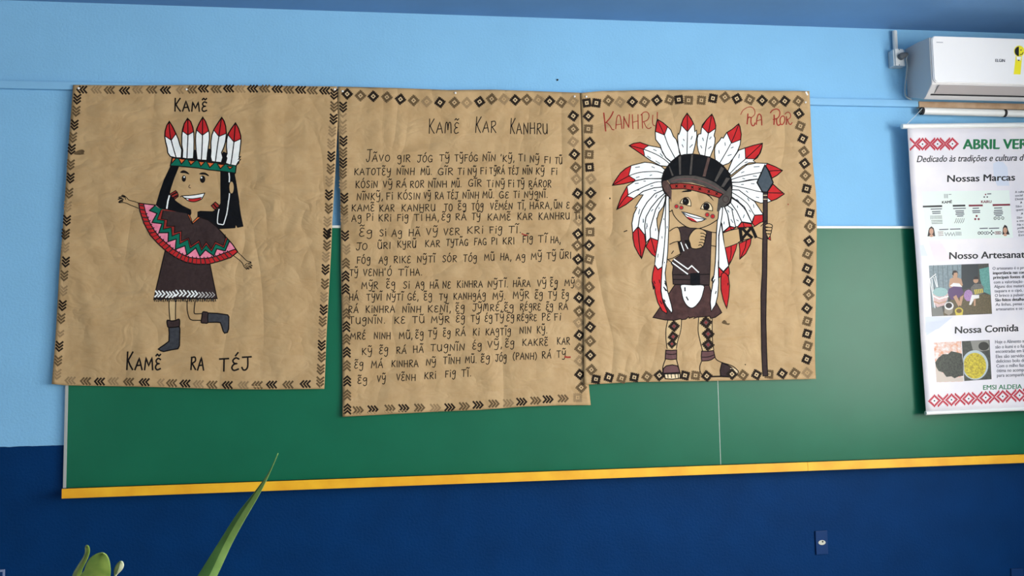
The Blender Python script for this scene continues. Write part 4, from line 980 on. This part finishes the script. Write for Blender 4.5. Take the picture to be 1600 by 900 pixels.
a = Part(sb); motif_row(a, P('X225,710')[0], 19, 26.35, -1.75, 19.5, PRED, 'o'); a.build('motif', cv, 'red woven pattern along the bottom')
a = Part(sb); printed(a, 'Dedicado às tradições e cultura d', P('T238,627')[0], (1600.5, 250.6), 10.2, PBLACK, 2, shear=.25, bold=.012); a.build('subheading', cv, 'black italic line')
for t_, p0, p1, cap in (('Nossas Marcas', P('T600,857')[0], P('T1400,836')[0], 10.6), ('Nosso Artesanat', P('W400,160')[0], (1601, 402.5), 10.8), ('Nossa Comida', P('X405,118')[0], P('X962,96')[0], 10.8)):
    a = Part(sb); printed(a, t_, p0, p1, cap, PBLACK, 2, bold=.024); a.build('section_title', cv)
def para(lines_):
    a = Part(sb)
    for t_, p0, p1, cap, b in lines_: printed(a, t_, p0, p1, cap, PBLACK if b else PGREY, 2, bold=.014 if b else .008)
    a.build('paragraph', cv)
para([(t_, P('V%d,%d' % (x_, y_))[0], (e_, P('V0,%d' % (y_-6))[0][1]), 3.3, b) for t_, x_, y_, e_, b in (('A cultu', 1328, 160, 1601, 0), ('social', 1330, 202, 1599, 0), ('Divisã', 1330, 245, 1600, 0), ('A', 1390, 285, 1598, 1), ('São', 1335, 330, 1597.5, 0), ('quant', 1338, 370, 1600, 0), ('A', 1400, 415, 1599, 1), ('São', 1345, 462, 1598, 0), ('a mu', 1345, 500, 1600, 0), ('Na c', 1350, 545, 1600, 0), ('pode', 1352, 583, 1601, 0), ('Dev', 1360, 628, 1600, 0), ('Ess', 1365, 668, 1600, 0))])
para([(t_, P('W%d,%d' % (835+4*i, y_))[0], (1602, P('W0,%d' % (y_-9))[0][1]), 4.6, i in (1, 2, 7)) for i, (t_, y_) in enumerate((('O artesanato é o pro', 268), ('importância nas com', 314), ('principais fontes de', 358), ('com a valorização d', 406), ('Alguns dos materia', 450), ('taquara e o cipó, a', 494), ('O brinco a pulseira', 540), ('São feitos detalhad', 584), ('As linhas, penas e', 630), ('artesanatos e os d', 676)))])
para([(t_, P('X%d,%d' % (755+2*i, y_))[0], (1601.5, P('X0,%d' % (y_-8))[0][1]), 5.2, 0) for i, (t_, y_) in enumerate((('Hoje o Alimento m', 206), ('são o kumi e o fuá', 250), ('encontradas em la', 290), ('Eles são servidos', 334), ('delicioso bolo de', 375), ('Com o milho faze', 417), ('ótima no acompa', 458), ('para acompanha', 500)))])
a = Part(sb); printed(a, 'EMSI ALDEIA P', P('X648,612')[0], (1604, 607), 7.2, PGREEN, 2, bold=.012); a.build('footer', cv, 'green footer line')

a = Part(sb)      # chart of body paint marks
a.fill(P('V225,145 1260,128 1298,685 275,715'), PMINT, 1.4)
printed(a, 'KAMÊ', P('V462,286')[0], P('V577,280')[0], 3.9, PBLACK, 2.4, bold=.012); printed(a, 'KAIRU', P('V925,278')[0], P('V1046,276')[0], 3.9, PDRED, 2.4, bold=.012)
for q, m in (('V235,312 462,305 463,327 236,332', PBLACK), ('V587,302 735,298 736,319 588,323', PBLACK), ('V775,299 943,296 944,317 776,321', PDRED), ('V1060,292 1268,286 1270,308 1061,314', PDRED)): a.fill(P(q), m, 2)
def thin(s_, m=PGREY, wd=.7):
    for sgm in s_.split('|'): a.stroke(P(sgm), wd, m, 2)
thin('|'.join('V%d,%d %d,%d' % (x_, 175, x_+2, 222) for x_ in (490, 507, 524)) + '|V540,180 570,178')
thin('|'.join('V%d,%d %d,%d' % (326+14*k, 428-k*.3, 328+14*k, 470-k*.3) for k in range(10)), PGREY, .6)
thin('V335,488 462,484|V338,505 462,501|V340,522 464,518', PBLACK, .7)
thin('|'.join('V%d,460 %d,490 %d,515' % (628+23*k, 622+23*k, 605+23*k) for k in range(5)), PBLACK, .6)
thin('V330,352 457,348|V345,382 440,378|V350,402 440,399|V595,345 738,341|V620,374 715,371|V625,394 715,391|V622,414 720,410|V640,434 708,430|V825,342 895,339|V820,372 908,369|V825,392 908,389|V1080,338 1170,335|V1080,366 1172,363|V1075,388 1180,384|V1078,408 1178,404|V1095,428 1165,425|V428,592 530,588|V555,588 672,584|V905,578 995,575|V1015,577 1130,573|V1000,172 1042,170', PGREY, 1.3)
for c_, r_, m in (('978,178', 9, PDRED), ('962,208', 9, PBLACK), ('998,208', 9, PBLACK), ('868,432', 13, PDRED), ('852,468', 13, PDRED), ('892,468', 13, PDRED), ('1043,608', 9, PBLACK), ('1025,628', 9, PBLACK), ('1061,628', 9, PBLACK), ('1043,646', 9, PBLACK)): a.fill(ell('V'+c_, r_, r_, 10), m, 2)
for x_, y_, m in ((1088,458,PBLACK), (1132,457,PBLACK), (1178,455,PBLACK), (895,632,PBLACK), (930,630,PBLACK), (968,632,PGREY), (995,630,PGREY), (1095,630,PDRED), (1118,629,PDRED), (1141,628,PDRED)): a.stroke(ell('V%d,%d' % (x_, y_), 14, 15, 12), .8, m, 2, True)
thin('V410,622 470,618|V412,642 472,638|V415,662 474,658', PDRED, .7); thin('V490,625 505,665 525,625 540,665 560,625 575,665 595,625 608,665', PGREY, .7)
thin('|'.join('V%d,618 %d,660' % (622+14*k, 624+14*k) for k in range(5)), PGREY, .6)
PSKIN = pr('printed skin', (196, 150, 124)); PHAIR = pr('printed dark hair', (38, 24, 24))
for hs, c_ in (('V287,672 300,600 308,575 335,553 362,575 370,610 378,670', 'V333,612'), ('V1170,650 1178,570 1200,532 1228,550 1240,600 1258,648', 'V1205,600')):
    a.fill(P(hs), PHAIR, 2); a.fill(ell(c_, 24, 36, 14), PSKIN, 2.6); a.fill(ell(c_.split(',')[0] + ',' + str(int(c_.split(',')[1])+52), 22, 16, 10), PSKIN, 2.4)
a.build('chart', cv, 'pale chart of two groups of painted marks with two small portraits')

a = Part(sb)      # photo: woman and child with baskets
def col(n_, rgb, rgb2=None, sc=120): return pr('photo ' + n_, rgb, rgb2=rgb2, nscale=sc)
a.fill(P('W195,225 795,205 832,710 230,735'), col('shade', (72, 72, 66), (58, 56, 52)), 1.4)
a.fill(P('W195,225 520,214 520,470 400,480 380,620 232,650'), col('planks', (134, 150, 154), (112, 128, 134), 90), 1.8)
for x_ in (240, 285, 330, 380, 430, 480): a.stroke(P('W%d,%d %d,%d' % (x_, 224, x_+12, 470)), .7, col('plank gap', (86, 98, 104)), 2)
a.fill(P('W520,214 690,209 690,430 520,470'), col('doorway', (44, 52, 56)), 1.8)
a.fill(P('W700,262 798,238 815,520 745,490 708,360'), col('teal door', (100, 158, 148), (84, 140, 132)), 1.8)
a.fill(P('W380,600 545,490 812,520 831,705 330,728'), col('dirt floor', (104, 90, 62), (84, 74, 50)), 1.8)
a.fill(P('W230,650 330,640 350,728 231,733'), col('step', (118, 118, 112)), 1.9)
thin('W205,360 265,310|W205,360 260,650|W225,360 250,560|W245,345 275,440|W262,330 285,440', PWHITE, .9)
WS = col('skin', (188, 146, 116)); HR = col('hair', (40, 32, 30)); PU = col('purple skirt', (88, 60, 104)); WH = col('white', (228, 224, 220))
a.fill(P('W405,360 440,345 480,345 520,360 535,420 500,470 420,470 395,430'), WS, 2.2); a.fill(ell('W457,318', 26, 38, 14), WS, 2.3); a.fill(P('W425,310 440,275 470,275 485,300 470,295 445,300 440,330'), HR, 2.6)
a.fill(P('W405,430 440,400 500,405 530,440 470,450'), WH, 2.5); a.fill(P('W395,460 440,435 520,440 545,500 520,530 480,560 420,570 385,500'), PU, 2.7)
a.fill(P('W440,540 470,520 510,600 495,640'), WS, 2.9); a.fill(P('W510,540 545,520 520,630 498,625'), WS, 2.9)
TT = col('turquoise weave', (168, 198, 194), (120, 160, 158), 500); PK = col('pink weave', (190, 120, 130), (226, 214, 200), 400)
a.fill(P('W240,490 388,490 385,560 350,625 280,645 250,600'), PK, 2.4); a.fill(ell('W312,492', 74, 46, 20), TT, 2.8); a.stroke(P('W240,530 300,560 388,535'), 2.2, WH, 3); a.stroke(P('W252,585 300,605 370,585'), 1.6, WS, 3)
a.fill(P('W355,630 445,630 435,700 400,725 355,700'), col('clay pot', (150, 140, 124)), 2.6); a.fill(ell('W400,630', 46, 40, 18), WH, 2.8); a.fill(ell('W398,626', 33, 28, 16), HR, 3)
YE = col('yellow basket', (206, 184, 70)); a.fill(P('W460,690 540,690 535,722 470,726'), YE, 2.6); a.fill(ell('W500,680', 42, 34, 16), YE, 2.8); a.fill(ell('W500,680', 28, 22, 16), col('basket inside', (110, 84, 40)), 3)
a.fill(ell('W592,525', 45, 58, 18), col('violet basket', (136, 96, 150), (190, 150, 190), 300), 2.4); a.fill(P('W620,440 650,410 720,410 745,440 745,500 690,525 640,510 615,470'), col('grey basket', (120, 118, 112), (88, 86, 82), 300), 2.6)
for k in range(5): a.stroke(P('W%d,%d %d,%d' % (655+18*k, 470-k*2, 662+18*k, 510-k*4)), 1.8, YE, 3)
a.fill(ell('W665,375', 26, 28, 14), WS, 2.4); a.fill(P('W640,365 655,335 685,340 692,362'), HR, 2.7); a.fill(P('W625,520 700,520 700,552 650,560 620,620 600,620'), WH, 2.7); a.fill(P('W645,560 665,560 665,630 648,630'), WS, 2.7)
a.build('photo', cv, 'printed photo of a seated woman and child with woven baskets')
a = Part(sb)      # photo: dark leaves on a plate
a.fill(P('X220,200 460,186 478,540 245,548'), col('patterned cloth', (232, 226, 222), (222, 150, 110), 55), 1.4)
a.fill(ell('X355,425', 120, 110, 24), WH, 1.8) if False else None
a.fill(P('X236,400 300,470 400,510 477,500 478,538 246,546'), col('plate', (206, 190, 176)), 1.8)
a.fill(P('X233,372 262,330 300,300 345,300 372,274 430,286 465,296 475,380 477,490 440,495 400,512 372,495 330,500 300,460 262,448 240,410'), col('dark leaves', (58, 66, 52), (20, 26, 22), 110), 2.2)
a.build('photo', cv, 'printed photo of dark cooked leaves')
a = Part(sb)      # photo: yellow grain in a bowl
a.fill(P('X464,186 707,175 722,520 484,536'), col('dark table', (64, 68, 58), (44, 48, 44), 80), 1.4)
a.fill(P('X540,184 700,178 704,262 640,275 560,262'), col('grey bowl', (136, 134, 126)), 1.7); a.fill(ell('X655,230', 46, 38, 16), col('black leaves', (40, 42, 36)), 2)
bowl = [(min(max(x, P('X466,0')[0][0] + (y-533)*.06), 1600), y) for x, y in ell('X578,395', 116, 130, 30)]
a.fill(bowl, col('steel rim', (178, 190, 192)), 2); gr = [(max(x, P('X470,0')[0][0] + (y-533)*.06), y) for x, y in ell('X576,402', 100, 114, 30)]
a.fill(gr, col('yellow grain', (216, 196, 44), (160, 140, 26), 140), 2.5)
a.build('photo', cv, 'printed photo of a bowl of yellow grain')

# ------------------------------------------------------------------ air conditioner
ACW = mat('white glossy plastic', (240, 238, 237), 0.22, 0.5, coat=0.3); ACB = mat('off white plastic casing', (206, 203, 202), 0.4, 0.5); DARK = mat('dark gap', (40, 38, 40), .7)
xL = U(1415.5, 110, 0).x
yf = -0.05
while U(1455, 95, yf).x > xL and yf > -0.5: yf -= 0.001
zT = U(1416, 77, 0).z; zF = U(1455, 57, yf).z; zP = U(1455, 129, yf).z; zLv = U(1450, 146.5, yf+.045).z; zB = U(1419, 156, 0).z; zBf = U(1450, 155.6, yf+.075).z
print('AC', xL, yf, zT, zF, zP, zLv, zB)
xR = xL + 0.86
ac = thing('air_conditioner', 'white split air conditioner mounted high on the wall at right', 'air conditioner', (xL + .43, 0, zB))
def extrude(name, prof, x0, x1, m, parent, bevel=.004):
    bm = bmesh.new()
    A = [bm.verts.new((x0, y, z)) for y, z in prof]; B = [bm.verts.new((x1, y, z)) for y, z in prof]
    for i in range(len(prof)):
        j = (i+1) % len(prof); bm.faces.new((A[i], A[j], B[j], B[i]))
    bm.faces.new(A[::-1]); bm.faces.new(B)
    return bm_obj(name, bm, m, parent, bevel=bevel, seg=3)
extrude('casing', [(0, zT), (yf*.5, zT+.4*(zF-zT)), (yf+.006, zF-.002), (yf+.006, zP-.004), (yf+.05, zLv-.004), (yf+.058, zLv-.010), (yf+.075, zBf), (-.05, zB), (0, zB+.010)], xL, xR, ACB, ac, .005)
bm = bmesh.new(); box(bm, (xL+.006, yf+.02, zP), (xR-.006, yf-.004, zF+.002))
es = [e for e in bm.edges if abs(e.verts[0].co.y-e.verts[1].co.y) > .005]
bmesh.ops.bevel(bm, geom=es, offset=.022, segments=6, affect='EDGES', profile=.5)
bmesh.ops.bevel(bm, geom=[e for e in bm.edges if all(v.co.y < yf for v in e.verts)], offset=.004, segments=3, affect='EDGES')
bm_obj('front_panel', bm, ACW, ac)
LV = mat('white louver greyed by shade', (178, 170, 168), .45, .4)  # shade of the downward-facing flap is put into this greyer colour
dn = Vector((0, .045, zLv-zP)).normalized()
prof = [(yf+.006, zP-.010), (yf-.001, zP-.012), (yf+.040, zLv+.001), (yf+.047, zLv+.003)]
extrude('louver', prof, xL+.035, xR-.02, LV, ac, .001)
extrude('louver_gap', [(yf+.043, zLv-.000), (yf+.047, zLv-.005), (yf+.06, zLv-.006), (yf+.056, zLv)], xL+.02, xR-.02, DARK, ac, 0)
pf = Surf(yf-.0042, lambda x, z: 0.0)
a = Part(pf); printed(a, 'ELGIN', (1555.3, 96.6), (1570, 96.9), 4.6, pr('navy print', (20, 24, 48)), 1, bold=.009); a.build('brand_lettering', ac, 'small dark brand lettering')
a = Part(pf); printed(a, 'Inverter', (1463.5, 66.2), (1473, 66.6), 2.0, pr('grey print', (150, 150, 156)), 1) if False else a.stroke([(1463.5, 66), (1473, 66.4)], 1.3, pr('grey print', (176, 176, 182)), 1); a.build('small_print', ac)
a = Part(pf); YS = pr('yellow sticker', (240, 226, 40)); ZOOM['Y'] = (1540, 50, 10)
a.fill(ell('Y525,300', 82, 88, 24), YS, 1); a.fill(P('Y470,380 570,380 545,665 438,660'), YS, 1)
hf = ell('Y525,302', 72, 76, 24); a.fill([(min(x, 1592.5), y) for x, y in hf], PBLACK, 2)
a.fill(ell('Y552,282', 9, 13, 10), PBLACK, 2); a.stroke(curve(P('Y535,350 565,350 585,320'), n=4), 1.0, PBLACK, 2)
a.fill(P('Y485,385 555,385 548,440 520,450 490,440'), PWHITE, 2); a.fill(P('Y492,432 540,436 516,456'), PBLACK, 2.4)
a.stroke([(1592.5, 73), (1592.5, 88)], .8, YS, 2.4)
a.build('energy_sticker', ac, 'yellow and black smiling bulb sticker')
# outlet box above, its conduit, plug and cord
GREYP = mat('grey white plastic', (228, 230, 228), .45, .4)
bxp = lambda px, py, y: U(px, py, y)
ob = thing('outlet_box', 'white surface outlet box with conduit left of the air conditioner', 'outlet', bxp(1401, 106, 0))
q0, q1 = U(1392.5, 80, -.03), U(1412, 104, -.03)
bm = bmesh.new(); box(bm, (q0.x, 0, q1.z-.002), (q1.x, -.045, q0.z+.004)); bm_obj('box', bm, mat('blue grey painted box', (198, 208, 214), .5), ob, bevel=.003)
f0, f1 = U(1398, 76.5, -.048), U(1412, 103, -.048)
bm = bmesh.new(); box(bm, (f0.x, -.046, f1.z), (f1.x, -.051, f0.z)); bm_obj('face_plate', bm, GREYP, ob, bevel=.002)
for py in (77.5, 101.5):
    c = U(1405, py, -.051); bm = bmesh.new(); tube(bm, [c, c+Vector((0, -.0012, 0))], .0024, 8); bm_obj('screw', bm, DARK, ob)
cx_ = U(1398.5, 65, -.018).x
bm = bmesh.new(); tube(bm, [(cx_, -.018, q0.z-.004), (cx_, -.018, U(1398, 49.5, -.018).z), (cx_, -.018, U(1398, 48.3, -.018).z)], [.012, .012, .010], 16); bm_obj('conduit', bm, GREYP, ob)
pl = U(1407, 89, -.052)
bm = bmesh.new(); tube(bm, [pl+Vector((0, -.002, 0)), pl+Vector((0, -.013, 0)), pl+Vector((.012, -.024, .004)), pl+Vector((.024, -.026, .006))], [.017, .017, .012, .006], 14); bm_obj('plug', bm, mat('grey rubber plug', (96, 98, 100), .6), ac)
cpts = [pl+Vector((.024, -.026, .006)), U(1416, 93, -.06), U(1417.2, 102, -.045), U(1416, 118, -.025), U(1414.3, 132, -.02), U(1414, 146, -.02), U(1417, 152, -.02), U(1424, 156, -.02)]
cc = []
for i in range(len(cpts)-1):
    for s_ in range(5):
        t = s_/5; p0_, p1_, p2_, p3_ = cpts[max(i-1,0)], cpts[i], cpts[i+1], cpts[min(i+2, len(cpts)-1)]
        cc.append(0.5*((2*p1_)+(p2_-p0_)*t+(2*p0_-5*p1_+4*p2_-p3_)*t*t+(3*p1_-p0_-3*p2_+p3_)*t**3))
cc.append(cpts[-1])
bm = bmesh.new(); tube(bm, cc, .0032, 8); bm_obj('power_cord', bm, mat('grey cord', (178, 186, 188), .5), ac, smooth=True)

# wooden slat and the white rolled tube under the air conditioner
wz1, wz0 = U(1440, 160.5, -.02).z, U(1440, 168, -.02).z
bm = bmesh.new(); box(bm, (U(1436, 165, -.02).x, -.022, wz0), (RIGHT-.25, 0, wz1+.006))
tag(bm_obj('wooden_slat', bm, mat('bare brown wood', (208, 178, 148), .6, rgb2=(182, 150, 118), nscale=12), bevel=.0015, loc=(U(1436,165).x, 0, wz0)), 'bare brown wooden slat under the air conditioner', 'wooden slat')
c0, c1 = U(1440, 173.5, -.04), U(1600, 177.8, -.04)
d_ = (c1-c0); c2 = c0 + d_*1.55
tb = thing('rolled_chart_tube', 'white tube with a black strap lying along the wooden slat', 'tube', c0)
bm = bmesh.new(); tube(bm, [c0, c2], .0185, 20); bm_obj('tube', bm, ROD, tb)
e0 = c0 - d_.normalized()*.004
bm = bmesh.new(); tube(bm, [e0, c0+d_.normalized()*.006], .0195, 20); bm_obj('end_ring', bm, DARK, tb)
bm = bmesh.new(); tube(bm, [e0-d_.normalized()*.003, e0], .012, 16); bm_obj('end_plug', bm, mat('brown plug', (104, 92, 80), .6), tb)
for f_ in (.80, 1.35):
    bm = bmesh.new(); tube(bm, [c0+d_*f_-d_.normalized()*.007, c0+d_*f_+d_.normalized()*.007], .0198, 20); bm_obj('strap', bm, DARK, tb)

# wall sockets
NAVYP = mat('navy painted plate', (4, 50, 100), .5, .2); PALE = mat('cream socket insert', (206, 204, 184), .4, .4)
def socket(x0, y0, x1, y1, lb, m, hole=True):
    a_, b_ = U(x0, y0, -.008), U(x1, y1, -.008); t = thing('wall_socket', lb, 'socket', ((a_.x+b_.x)/2, 0, b_.z), 'sockets on the navy part of the wall')
    bm = bmesh.new(); box(bm, (a_.x, 0, b_.z), (b_.x, -.008, a_.z)); bm_obj('plate', bm, m, t, bevel=.0025)
    if hole:
        c = Vector(((a_.x+b_.x)/2, -.008, (a_.z+b_.z)/2+.001)); bm = bmesh.new()
        tube(bm, [c, c+Vector((0, -.0016, 0))], .018, 20); bmesh.ops.scale(bm, vec=(1, 1, .62), verts=bm.verts[:], space=Matrix.Translation(-c)); bm_obj('insert', bm, PALE, t)
        bm = bmesh.new(); q = c+Vector((.003, -.0016, .004)); tube(bm, [q, q+Vector((0, -.001, 0))], .0042, 10); bm_obj('pin_hole', bm, DARK, t)
    return t
socket(1274, 830, 1294.5, 866, 'navy painted socket plate with a cream insert below the chalk tray', NAVYP)
socket(1580, 889, 1601, 926, 'navy socket plate cut by the lower right corner of the picture', NAVYP)
t = socket(-16, 891, 6, 928, 'socket plate with a pale rim at the lower left corner of the picture', mat('pale blue grey rim', (128, 142, 176), .4), False)
a_, b_ = U(-13, 894.5, -.0095), U(3, 925, -.0095)
bm = bmesh.new(); box(bm, (a_.x, -.0075, b_.z), (b_.x, -.0095, a_.z)); bm_obj('insert', bm, NAVYP, t)
c = U(871, 125, 0); bm = bmesh.new(); tube(bm, [c+Vector((0, .004, 0)), c+Vector((0, -.004, 0)), c+Vector((0, -.006, 0))], [.0045, .0045, .002], 10)
tag(bm_obj('nail', bm, mat('black nail', (20, 22, 26), .5), loc=c), 'black nail head in the blue wall above the handwritten sheet', 'nail')

# ------------------------------------------------------------------ desk with two potted plants, tops reaching into the picture
py_ = -2.40
WOODT = mat('light laminate desk', (190, 170, 140), .4, .4, rgb2=(176, 154, 122), nscale=8)
dx0, dx1 = U(-60, 1000, py_).x, U(520, 1000, py_).x
desk = thing('desk', 'laminate desk carrying the two potted plants', 'desk', ((dx0+dx1)/2, py_, 0))
bm = bmesh.new(); box(bm, (dx0, py_-.28, .72), (dx1, py_+.28, .75)); bm_obj('desktop', bm, WOODT, desk, bevel=.004)
for sx_ in (dx0+.04, dx1-.04):
    for sy_ in (py_-.24, py_+.24):
        bm = bmesh.new(); box(bm, (sx_-.015, sy_-.015, 0), (sx_+.015, sy_+.015, .72)); bm_obj('leg', bm, mat('grey steel', (110, 114, 118), .4, metal=.6), desk)
SOIL = mat('potting soil', (58, 44, 34), .9, noise=.4, nscale=120)
def leafmat(n_, a_, b_, sc): return mat(n_, a_, .35, .45, rgb2=b_, nscale=sc)
def pot(root, c, r, h, m):
    bm = bmesh.new(); lathe(bm, [(r*.72, 0), (r*.95, h*.86), (r*1.06, h*.86), (r*1.06, h), (r*.96, h), (r*.92, h*.88), (r*.2, h*.86)], c); bm_obj('pot', bm, m, root)
    bm = bmesh.new(); lathe(bm, [(r*.9, h*.80), (r*.88, h*.9), (r*.05, h*.92)], c); bm_obj('soil', bm, SOIL, root)
def blade(name, root, L, Mid, Rr, mats, thick=.0012, keel=None):
    """leaf from three matched edge lines; two halves meet at the midrib"""
    n = len(Mid); V = list(L)+list(Mid)+list(Rr); f = []; idx = []
    for i in range(n-1):
        f.append((i, i+1, n+i+1, n+i)); idx.append(0); f.append((n+i, n+i+1, 2*n+i+1, 2*n+i)); idx.append(1 if len(mats) > 1 else 0)
    o = mesh_obj(name, V, f, mats, root, idx, smooth=True)
    md = o.modifiers.new('thickness', 'SOLIDIFY'); md.thickness = thick; md.offset = 0
    return o
def smooth3(pts, n=6):
    out = []
    for i in range(len(pts)-1):
        p0_, p1_, p2_, p3_ = pts[max(i-1,0)], pts[i], pts[i+1], pts[min(i+2, len(pts)-1)]
        for s_ in range(n):
            t = s_/n; out.append(0.5*((2*p1_)+(p2_-p0_)*t+(2*p0_-5*p1_+4*p2_-p3_)*t*t+(3*p1_-p0_-3*p2_+p3_)*t**3))
    out.append(pts[-1]); return out
c = U(232, 1090, py_); c.z = .75
sp = thing('sword_leaf_plant', 'potted plant with one long pointed green leaf rising before the chalkboard', 'potted plant', c)
pot(sp, c, .062, .15, mat('terracotta pot', (170, 96, 66), .7, noise=.15, nscale=30))
ZOOM['Z'] = (80, 690, 4)
LE = P('Z1415,72 1361,188 1282,302 1160,454 1040,642 915,840 800,1030 715,1220'); ML = P('Z1416,73 1362,192 1286,306 1178,472 1085,634 985,843 872,1035 760,1222'); RE = P('Z1418,75 1366,196 1298,335 1202,502 1124,650 1035,842 930,1040 805,1224')
dep = [-.26, -.20, -.15, -.10, -.06, -.03, -.015, -.005]
def up(lst, dd): return [U(p[0], p[1], py_+d+dd) for p, d in zip(lst, dep)]
Lw, Mw, Rw = up(LE, 0), up(ML, .0), up(RE, 0)
for i, q in enumerate(Mw): q += (q-CAM).normalized()*(.006*min(1, i/3+.05))
tip_root = [(-.018, .008, .11), (-.012, .0, .0)]
for dx, q_ in ((-.016, Lw), (0, Mw), (.016, Rw)):
    q_.append(Vector((c.x+dx*.8+.004, c.y+(.005 if dx == 0 else 0), c.z+.12)))
GA, GB = leafmat('shaded green leaf half', (70, 112, 52), (56, 96, 44), 25), leafmat('lit green leaf half', (132, 168, 92), (112, 150, 76), 25)  # one leaf green in two tones, light and shade of the fold painted in
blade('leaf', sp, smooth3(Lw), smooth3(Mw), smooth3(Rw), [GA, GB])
rr = random.Random(5)
for k in range(6):
    an = k*1.05+.4; ln = rr.uniform(.20, .26); L_, M_, R_ = [], [], []
    for i in range(6):
        t = i/5; out = .012+.09*t*t; z_ = c.z+.12+ln*(t-.25*t*t)*.9; wv = .013*(1-t)**.6+.0004
        ctr = Vector((c.x+math.cos(an)*out, c.y+math.sin(an)*out, z_)); sd = Vector((-math.sin(an), math.cos(an), 0))
        L_.append(ctr+sd*wv); M_.append(ctr-Vector((math.cos(an), math.sin(an), 0))*.003); R_.append(ctr-sd*wv)
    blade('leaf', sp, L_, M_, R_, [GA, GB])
c = U(96, 1090, py_); c.z = .75
rp = thing('rubber_plant', 'potted plant with rounded olive leaves at the lower left', 'potted plant', c)
pot(rp, c, .058, .15, mat('dark brown pot', (84, 62, 52), .6, noise=.15, nscale=30))
OL, OD, OY = leafmat('olive green leaf', (120, 142, 62), (92, 122, 50), 45), leafmat('grey green leaf edge', (112, 128, 84), (84, 104, 62), 60), leafmat('pale leaf rim', (214, 218, 190), (176, 190, 150), 50)
def pleaf(left, right, depth, mats, stem, cup=.008):
    l_ = P(left); r_ = P(right); n = len(l_); Lp, Mp, Rp = [], [], []
    for i in range(n):
        d = depth - .03*(1-i/(n-1)); a2, b2 = U(*l_[i], py_+d), U(*r_[i], py_+d); m2 = (a2+b2)/2; m2 += (m2-CAM).normalized()*cup
        Lp.append(a2); Mp.append(m2); Rp.append(b2)
    blade('leaf', rp, smooth3(Lp, 5), smooth3(Mp, 5), smooth3(Rp, 5), mats, .002)
    b = (Lp[-1]+Rp[-1])/2; pts = smooth3([b, b+Vector((0, 0, -.03)), Vector((c.x+stem, c.y, c.z+.22)), Vector((c.x+stem*.3, c.y, c.z+.12))], 5)
    bm = bmesh.new(); tube(bm, pts, .003, 8); bm_obj('stem', bm, OD, rp, smooth=True)
pleaf('Z318,695 285,702 245,728 218,770 205,808 182,840 170,900 185,960 240,1010', 'Z322,695 345,710 362,745 369,790 370,815 368,840 362,900 330,960 245,1010', 0.0, [OL], .0, .010)
pleaf('Z222,648 213,660 213,690 200,725 165,780 135,835 125,900 150,960', 'Z226,648 236,662 238,690 228,725 208,768 192,805 180,860 155,960', .05, [OD, OL], -.012, .006)
pleaf('Z432,748 412,765 398,790 392,815 395,838 392,880 398,930', 'Z438,748 448,757 452,778 440,803 415,825 402,845 400,890 402,930', .03, [OD, OY], .014, .006)
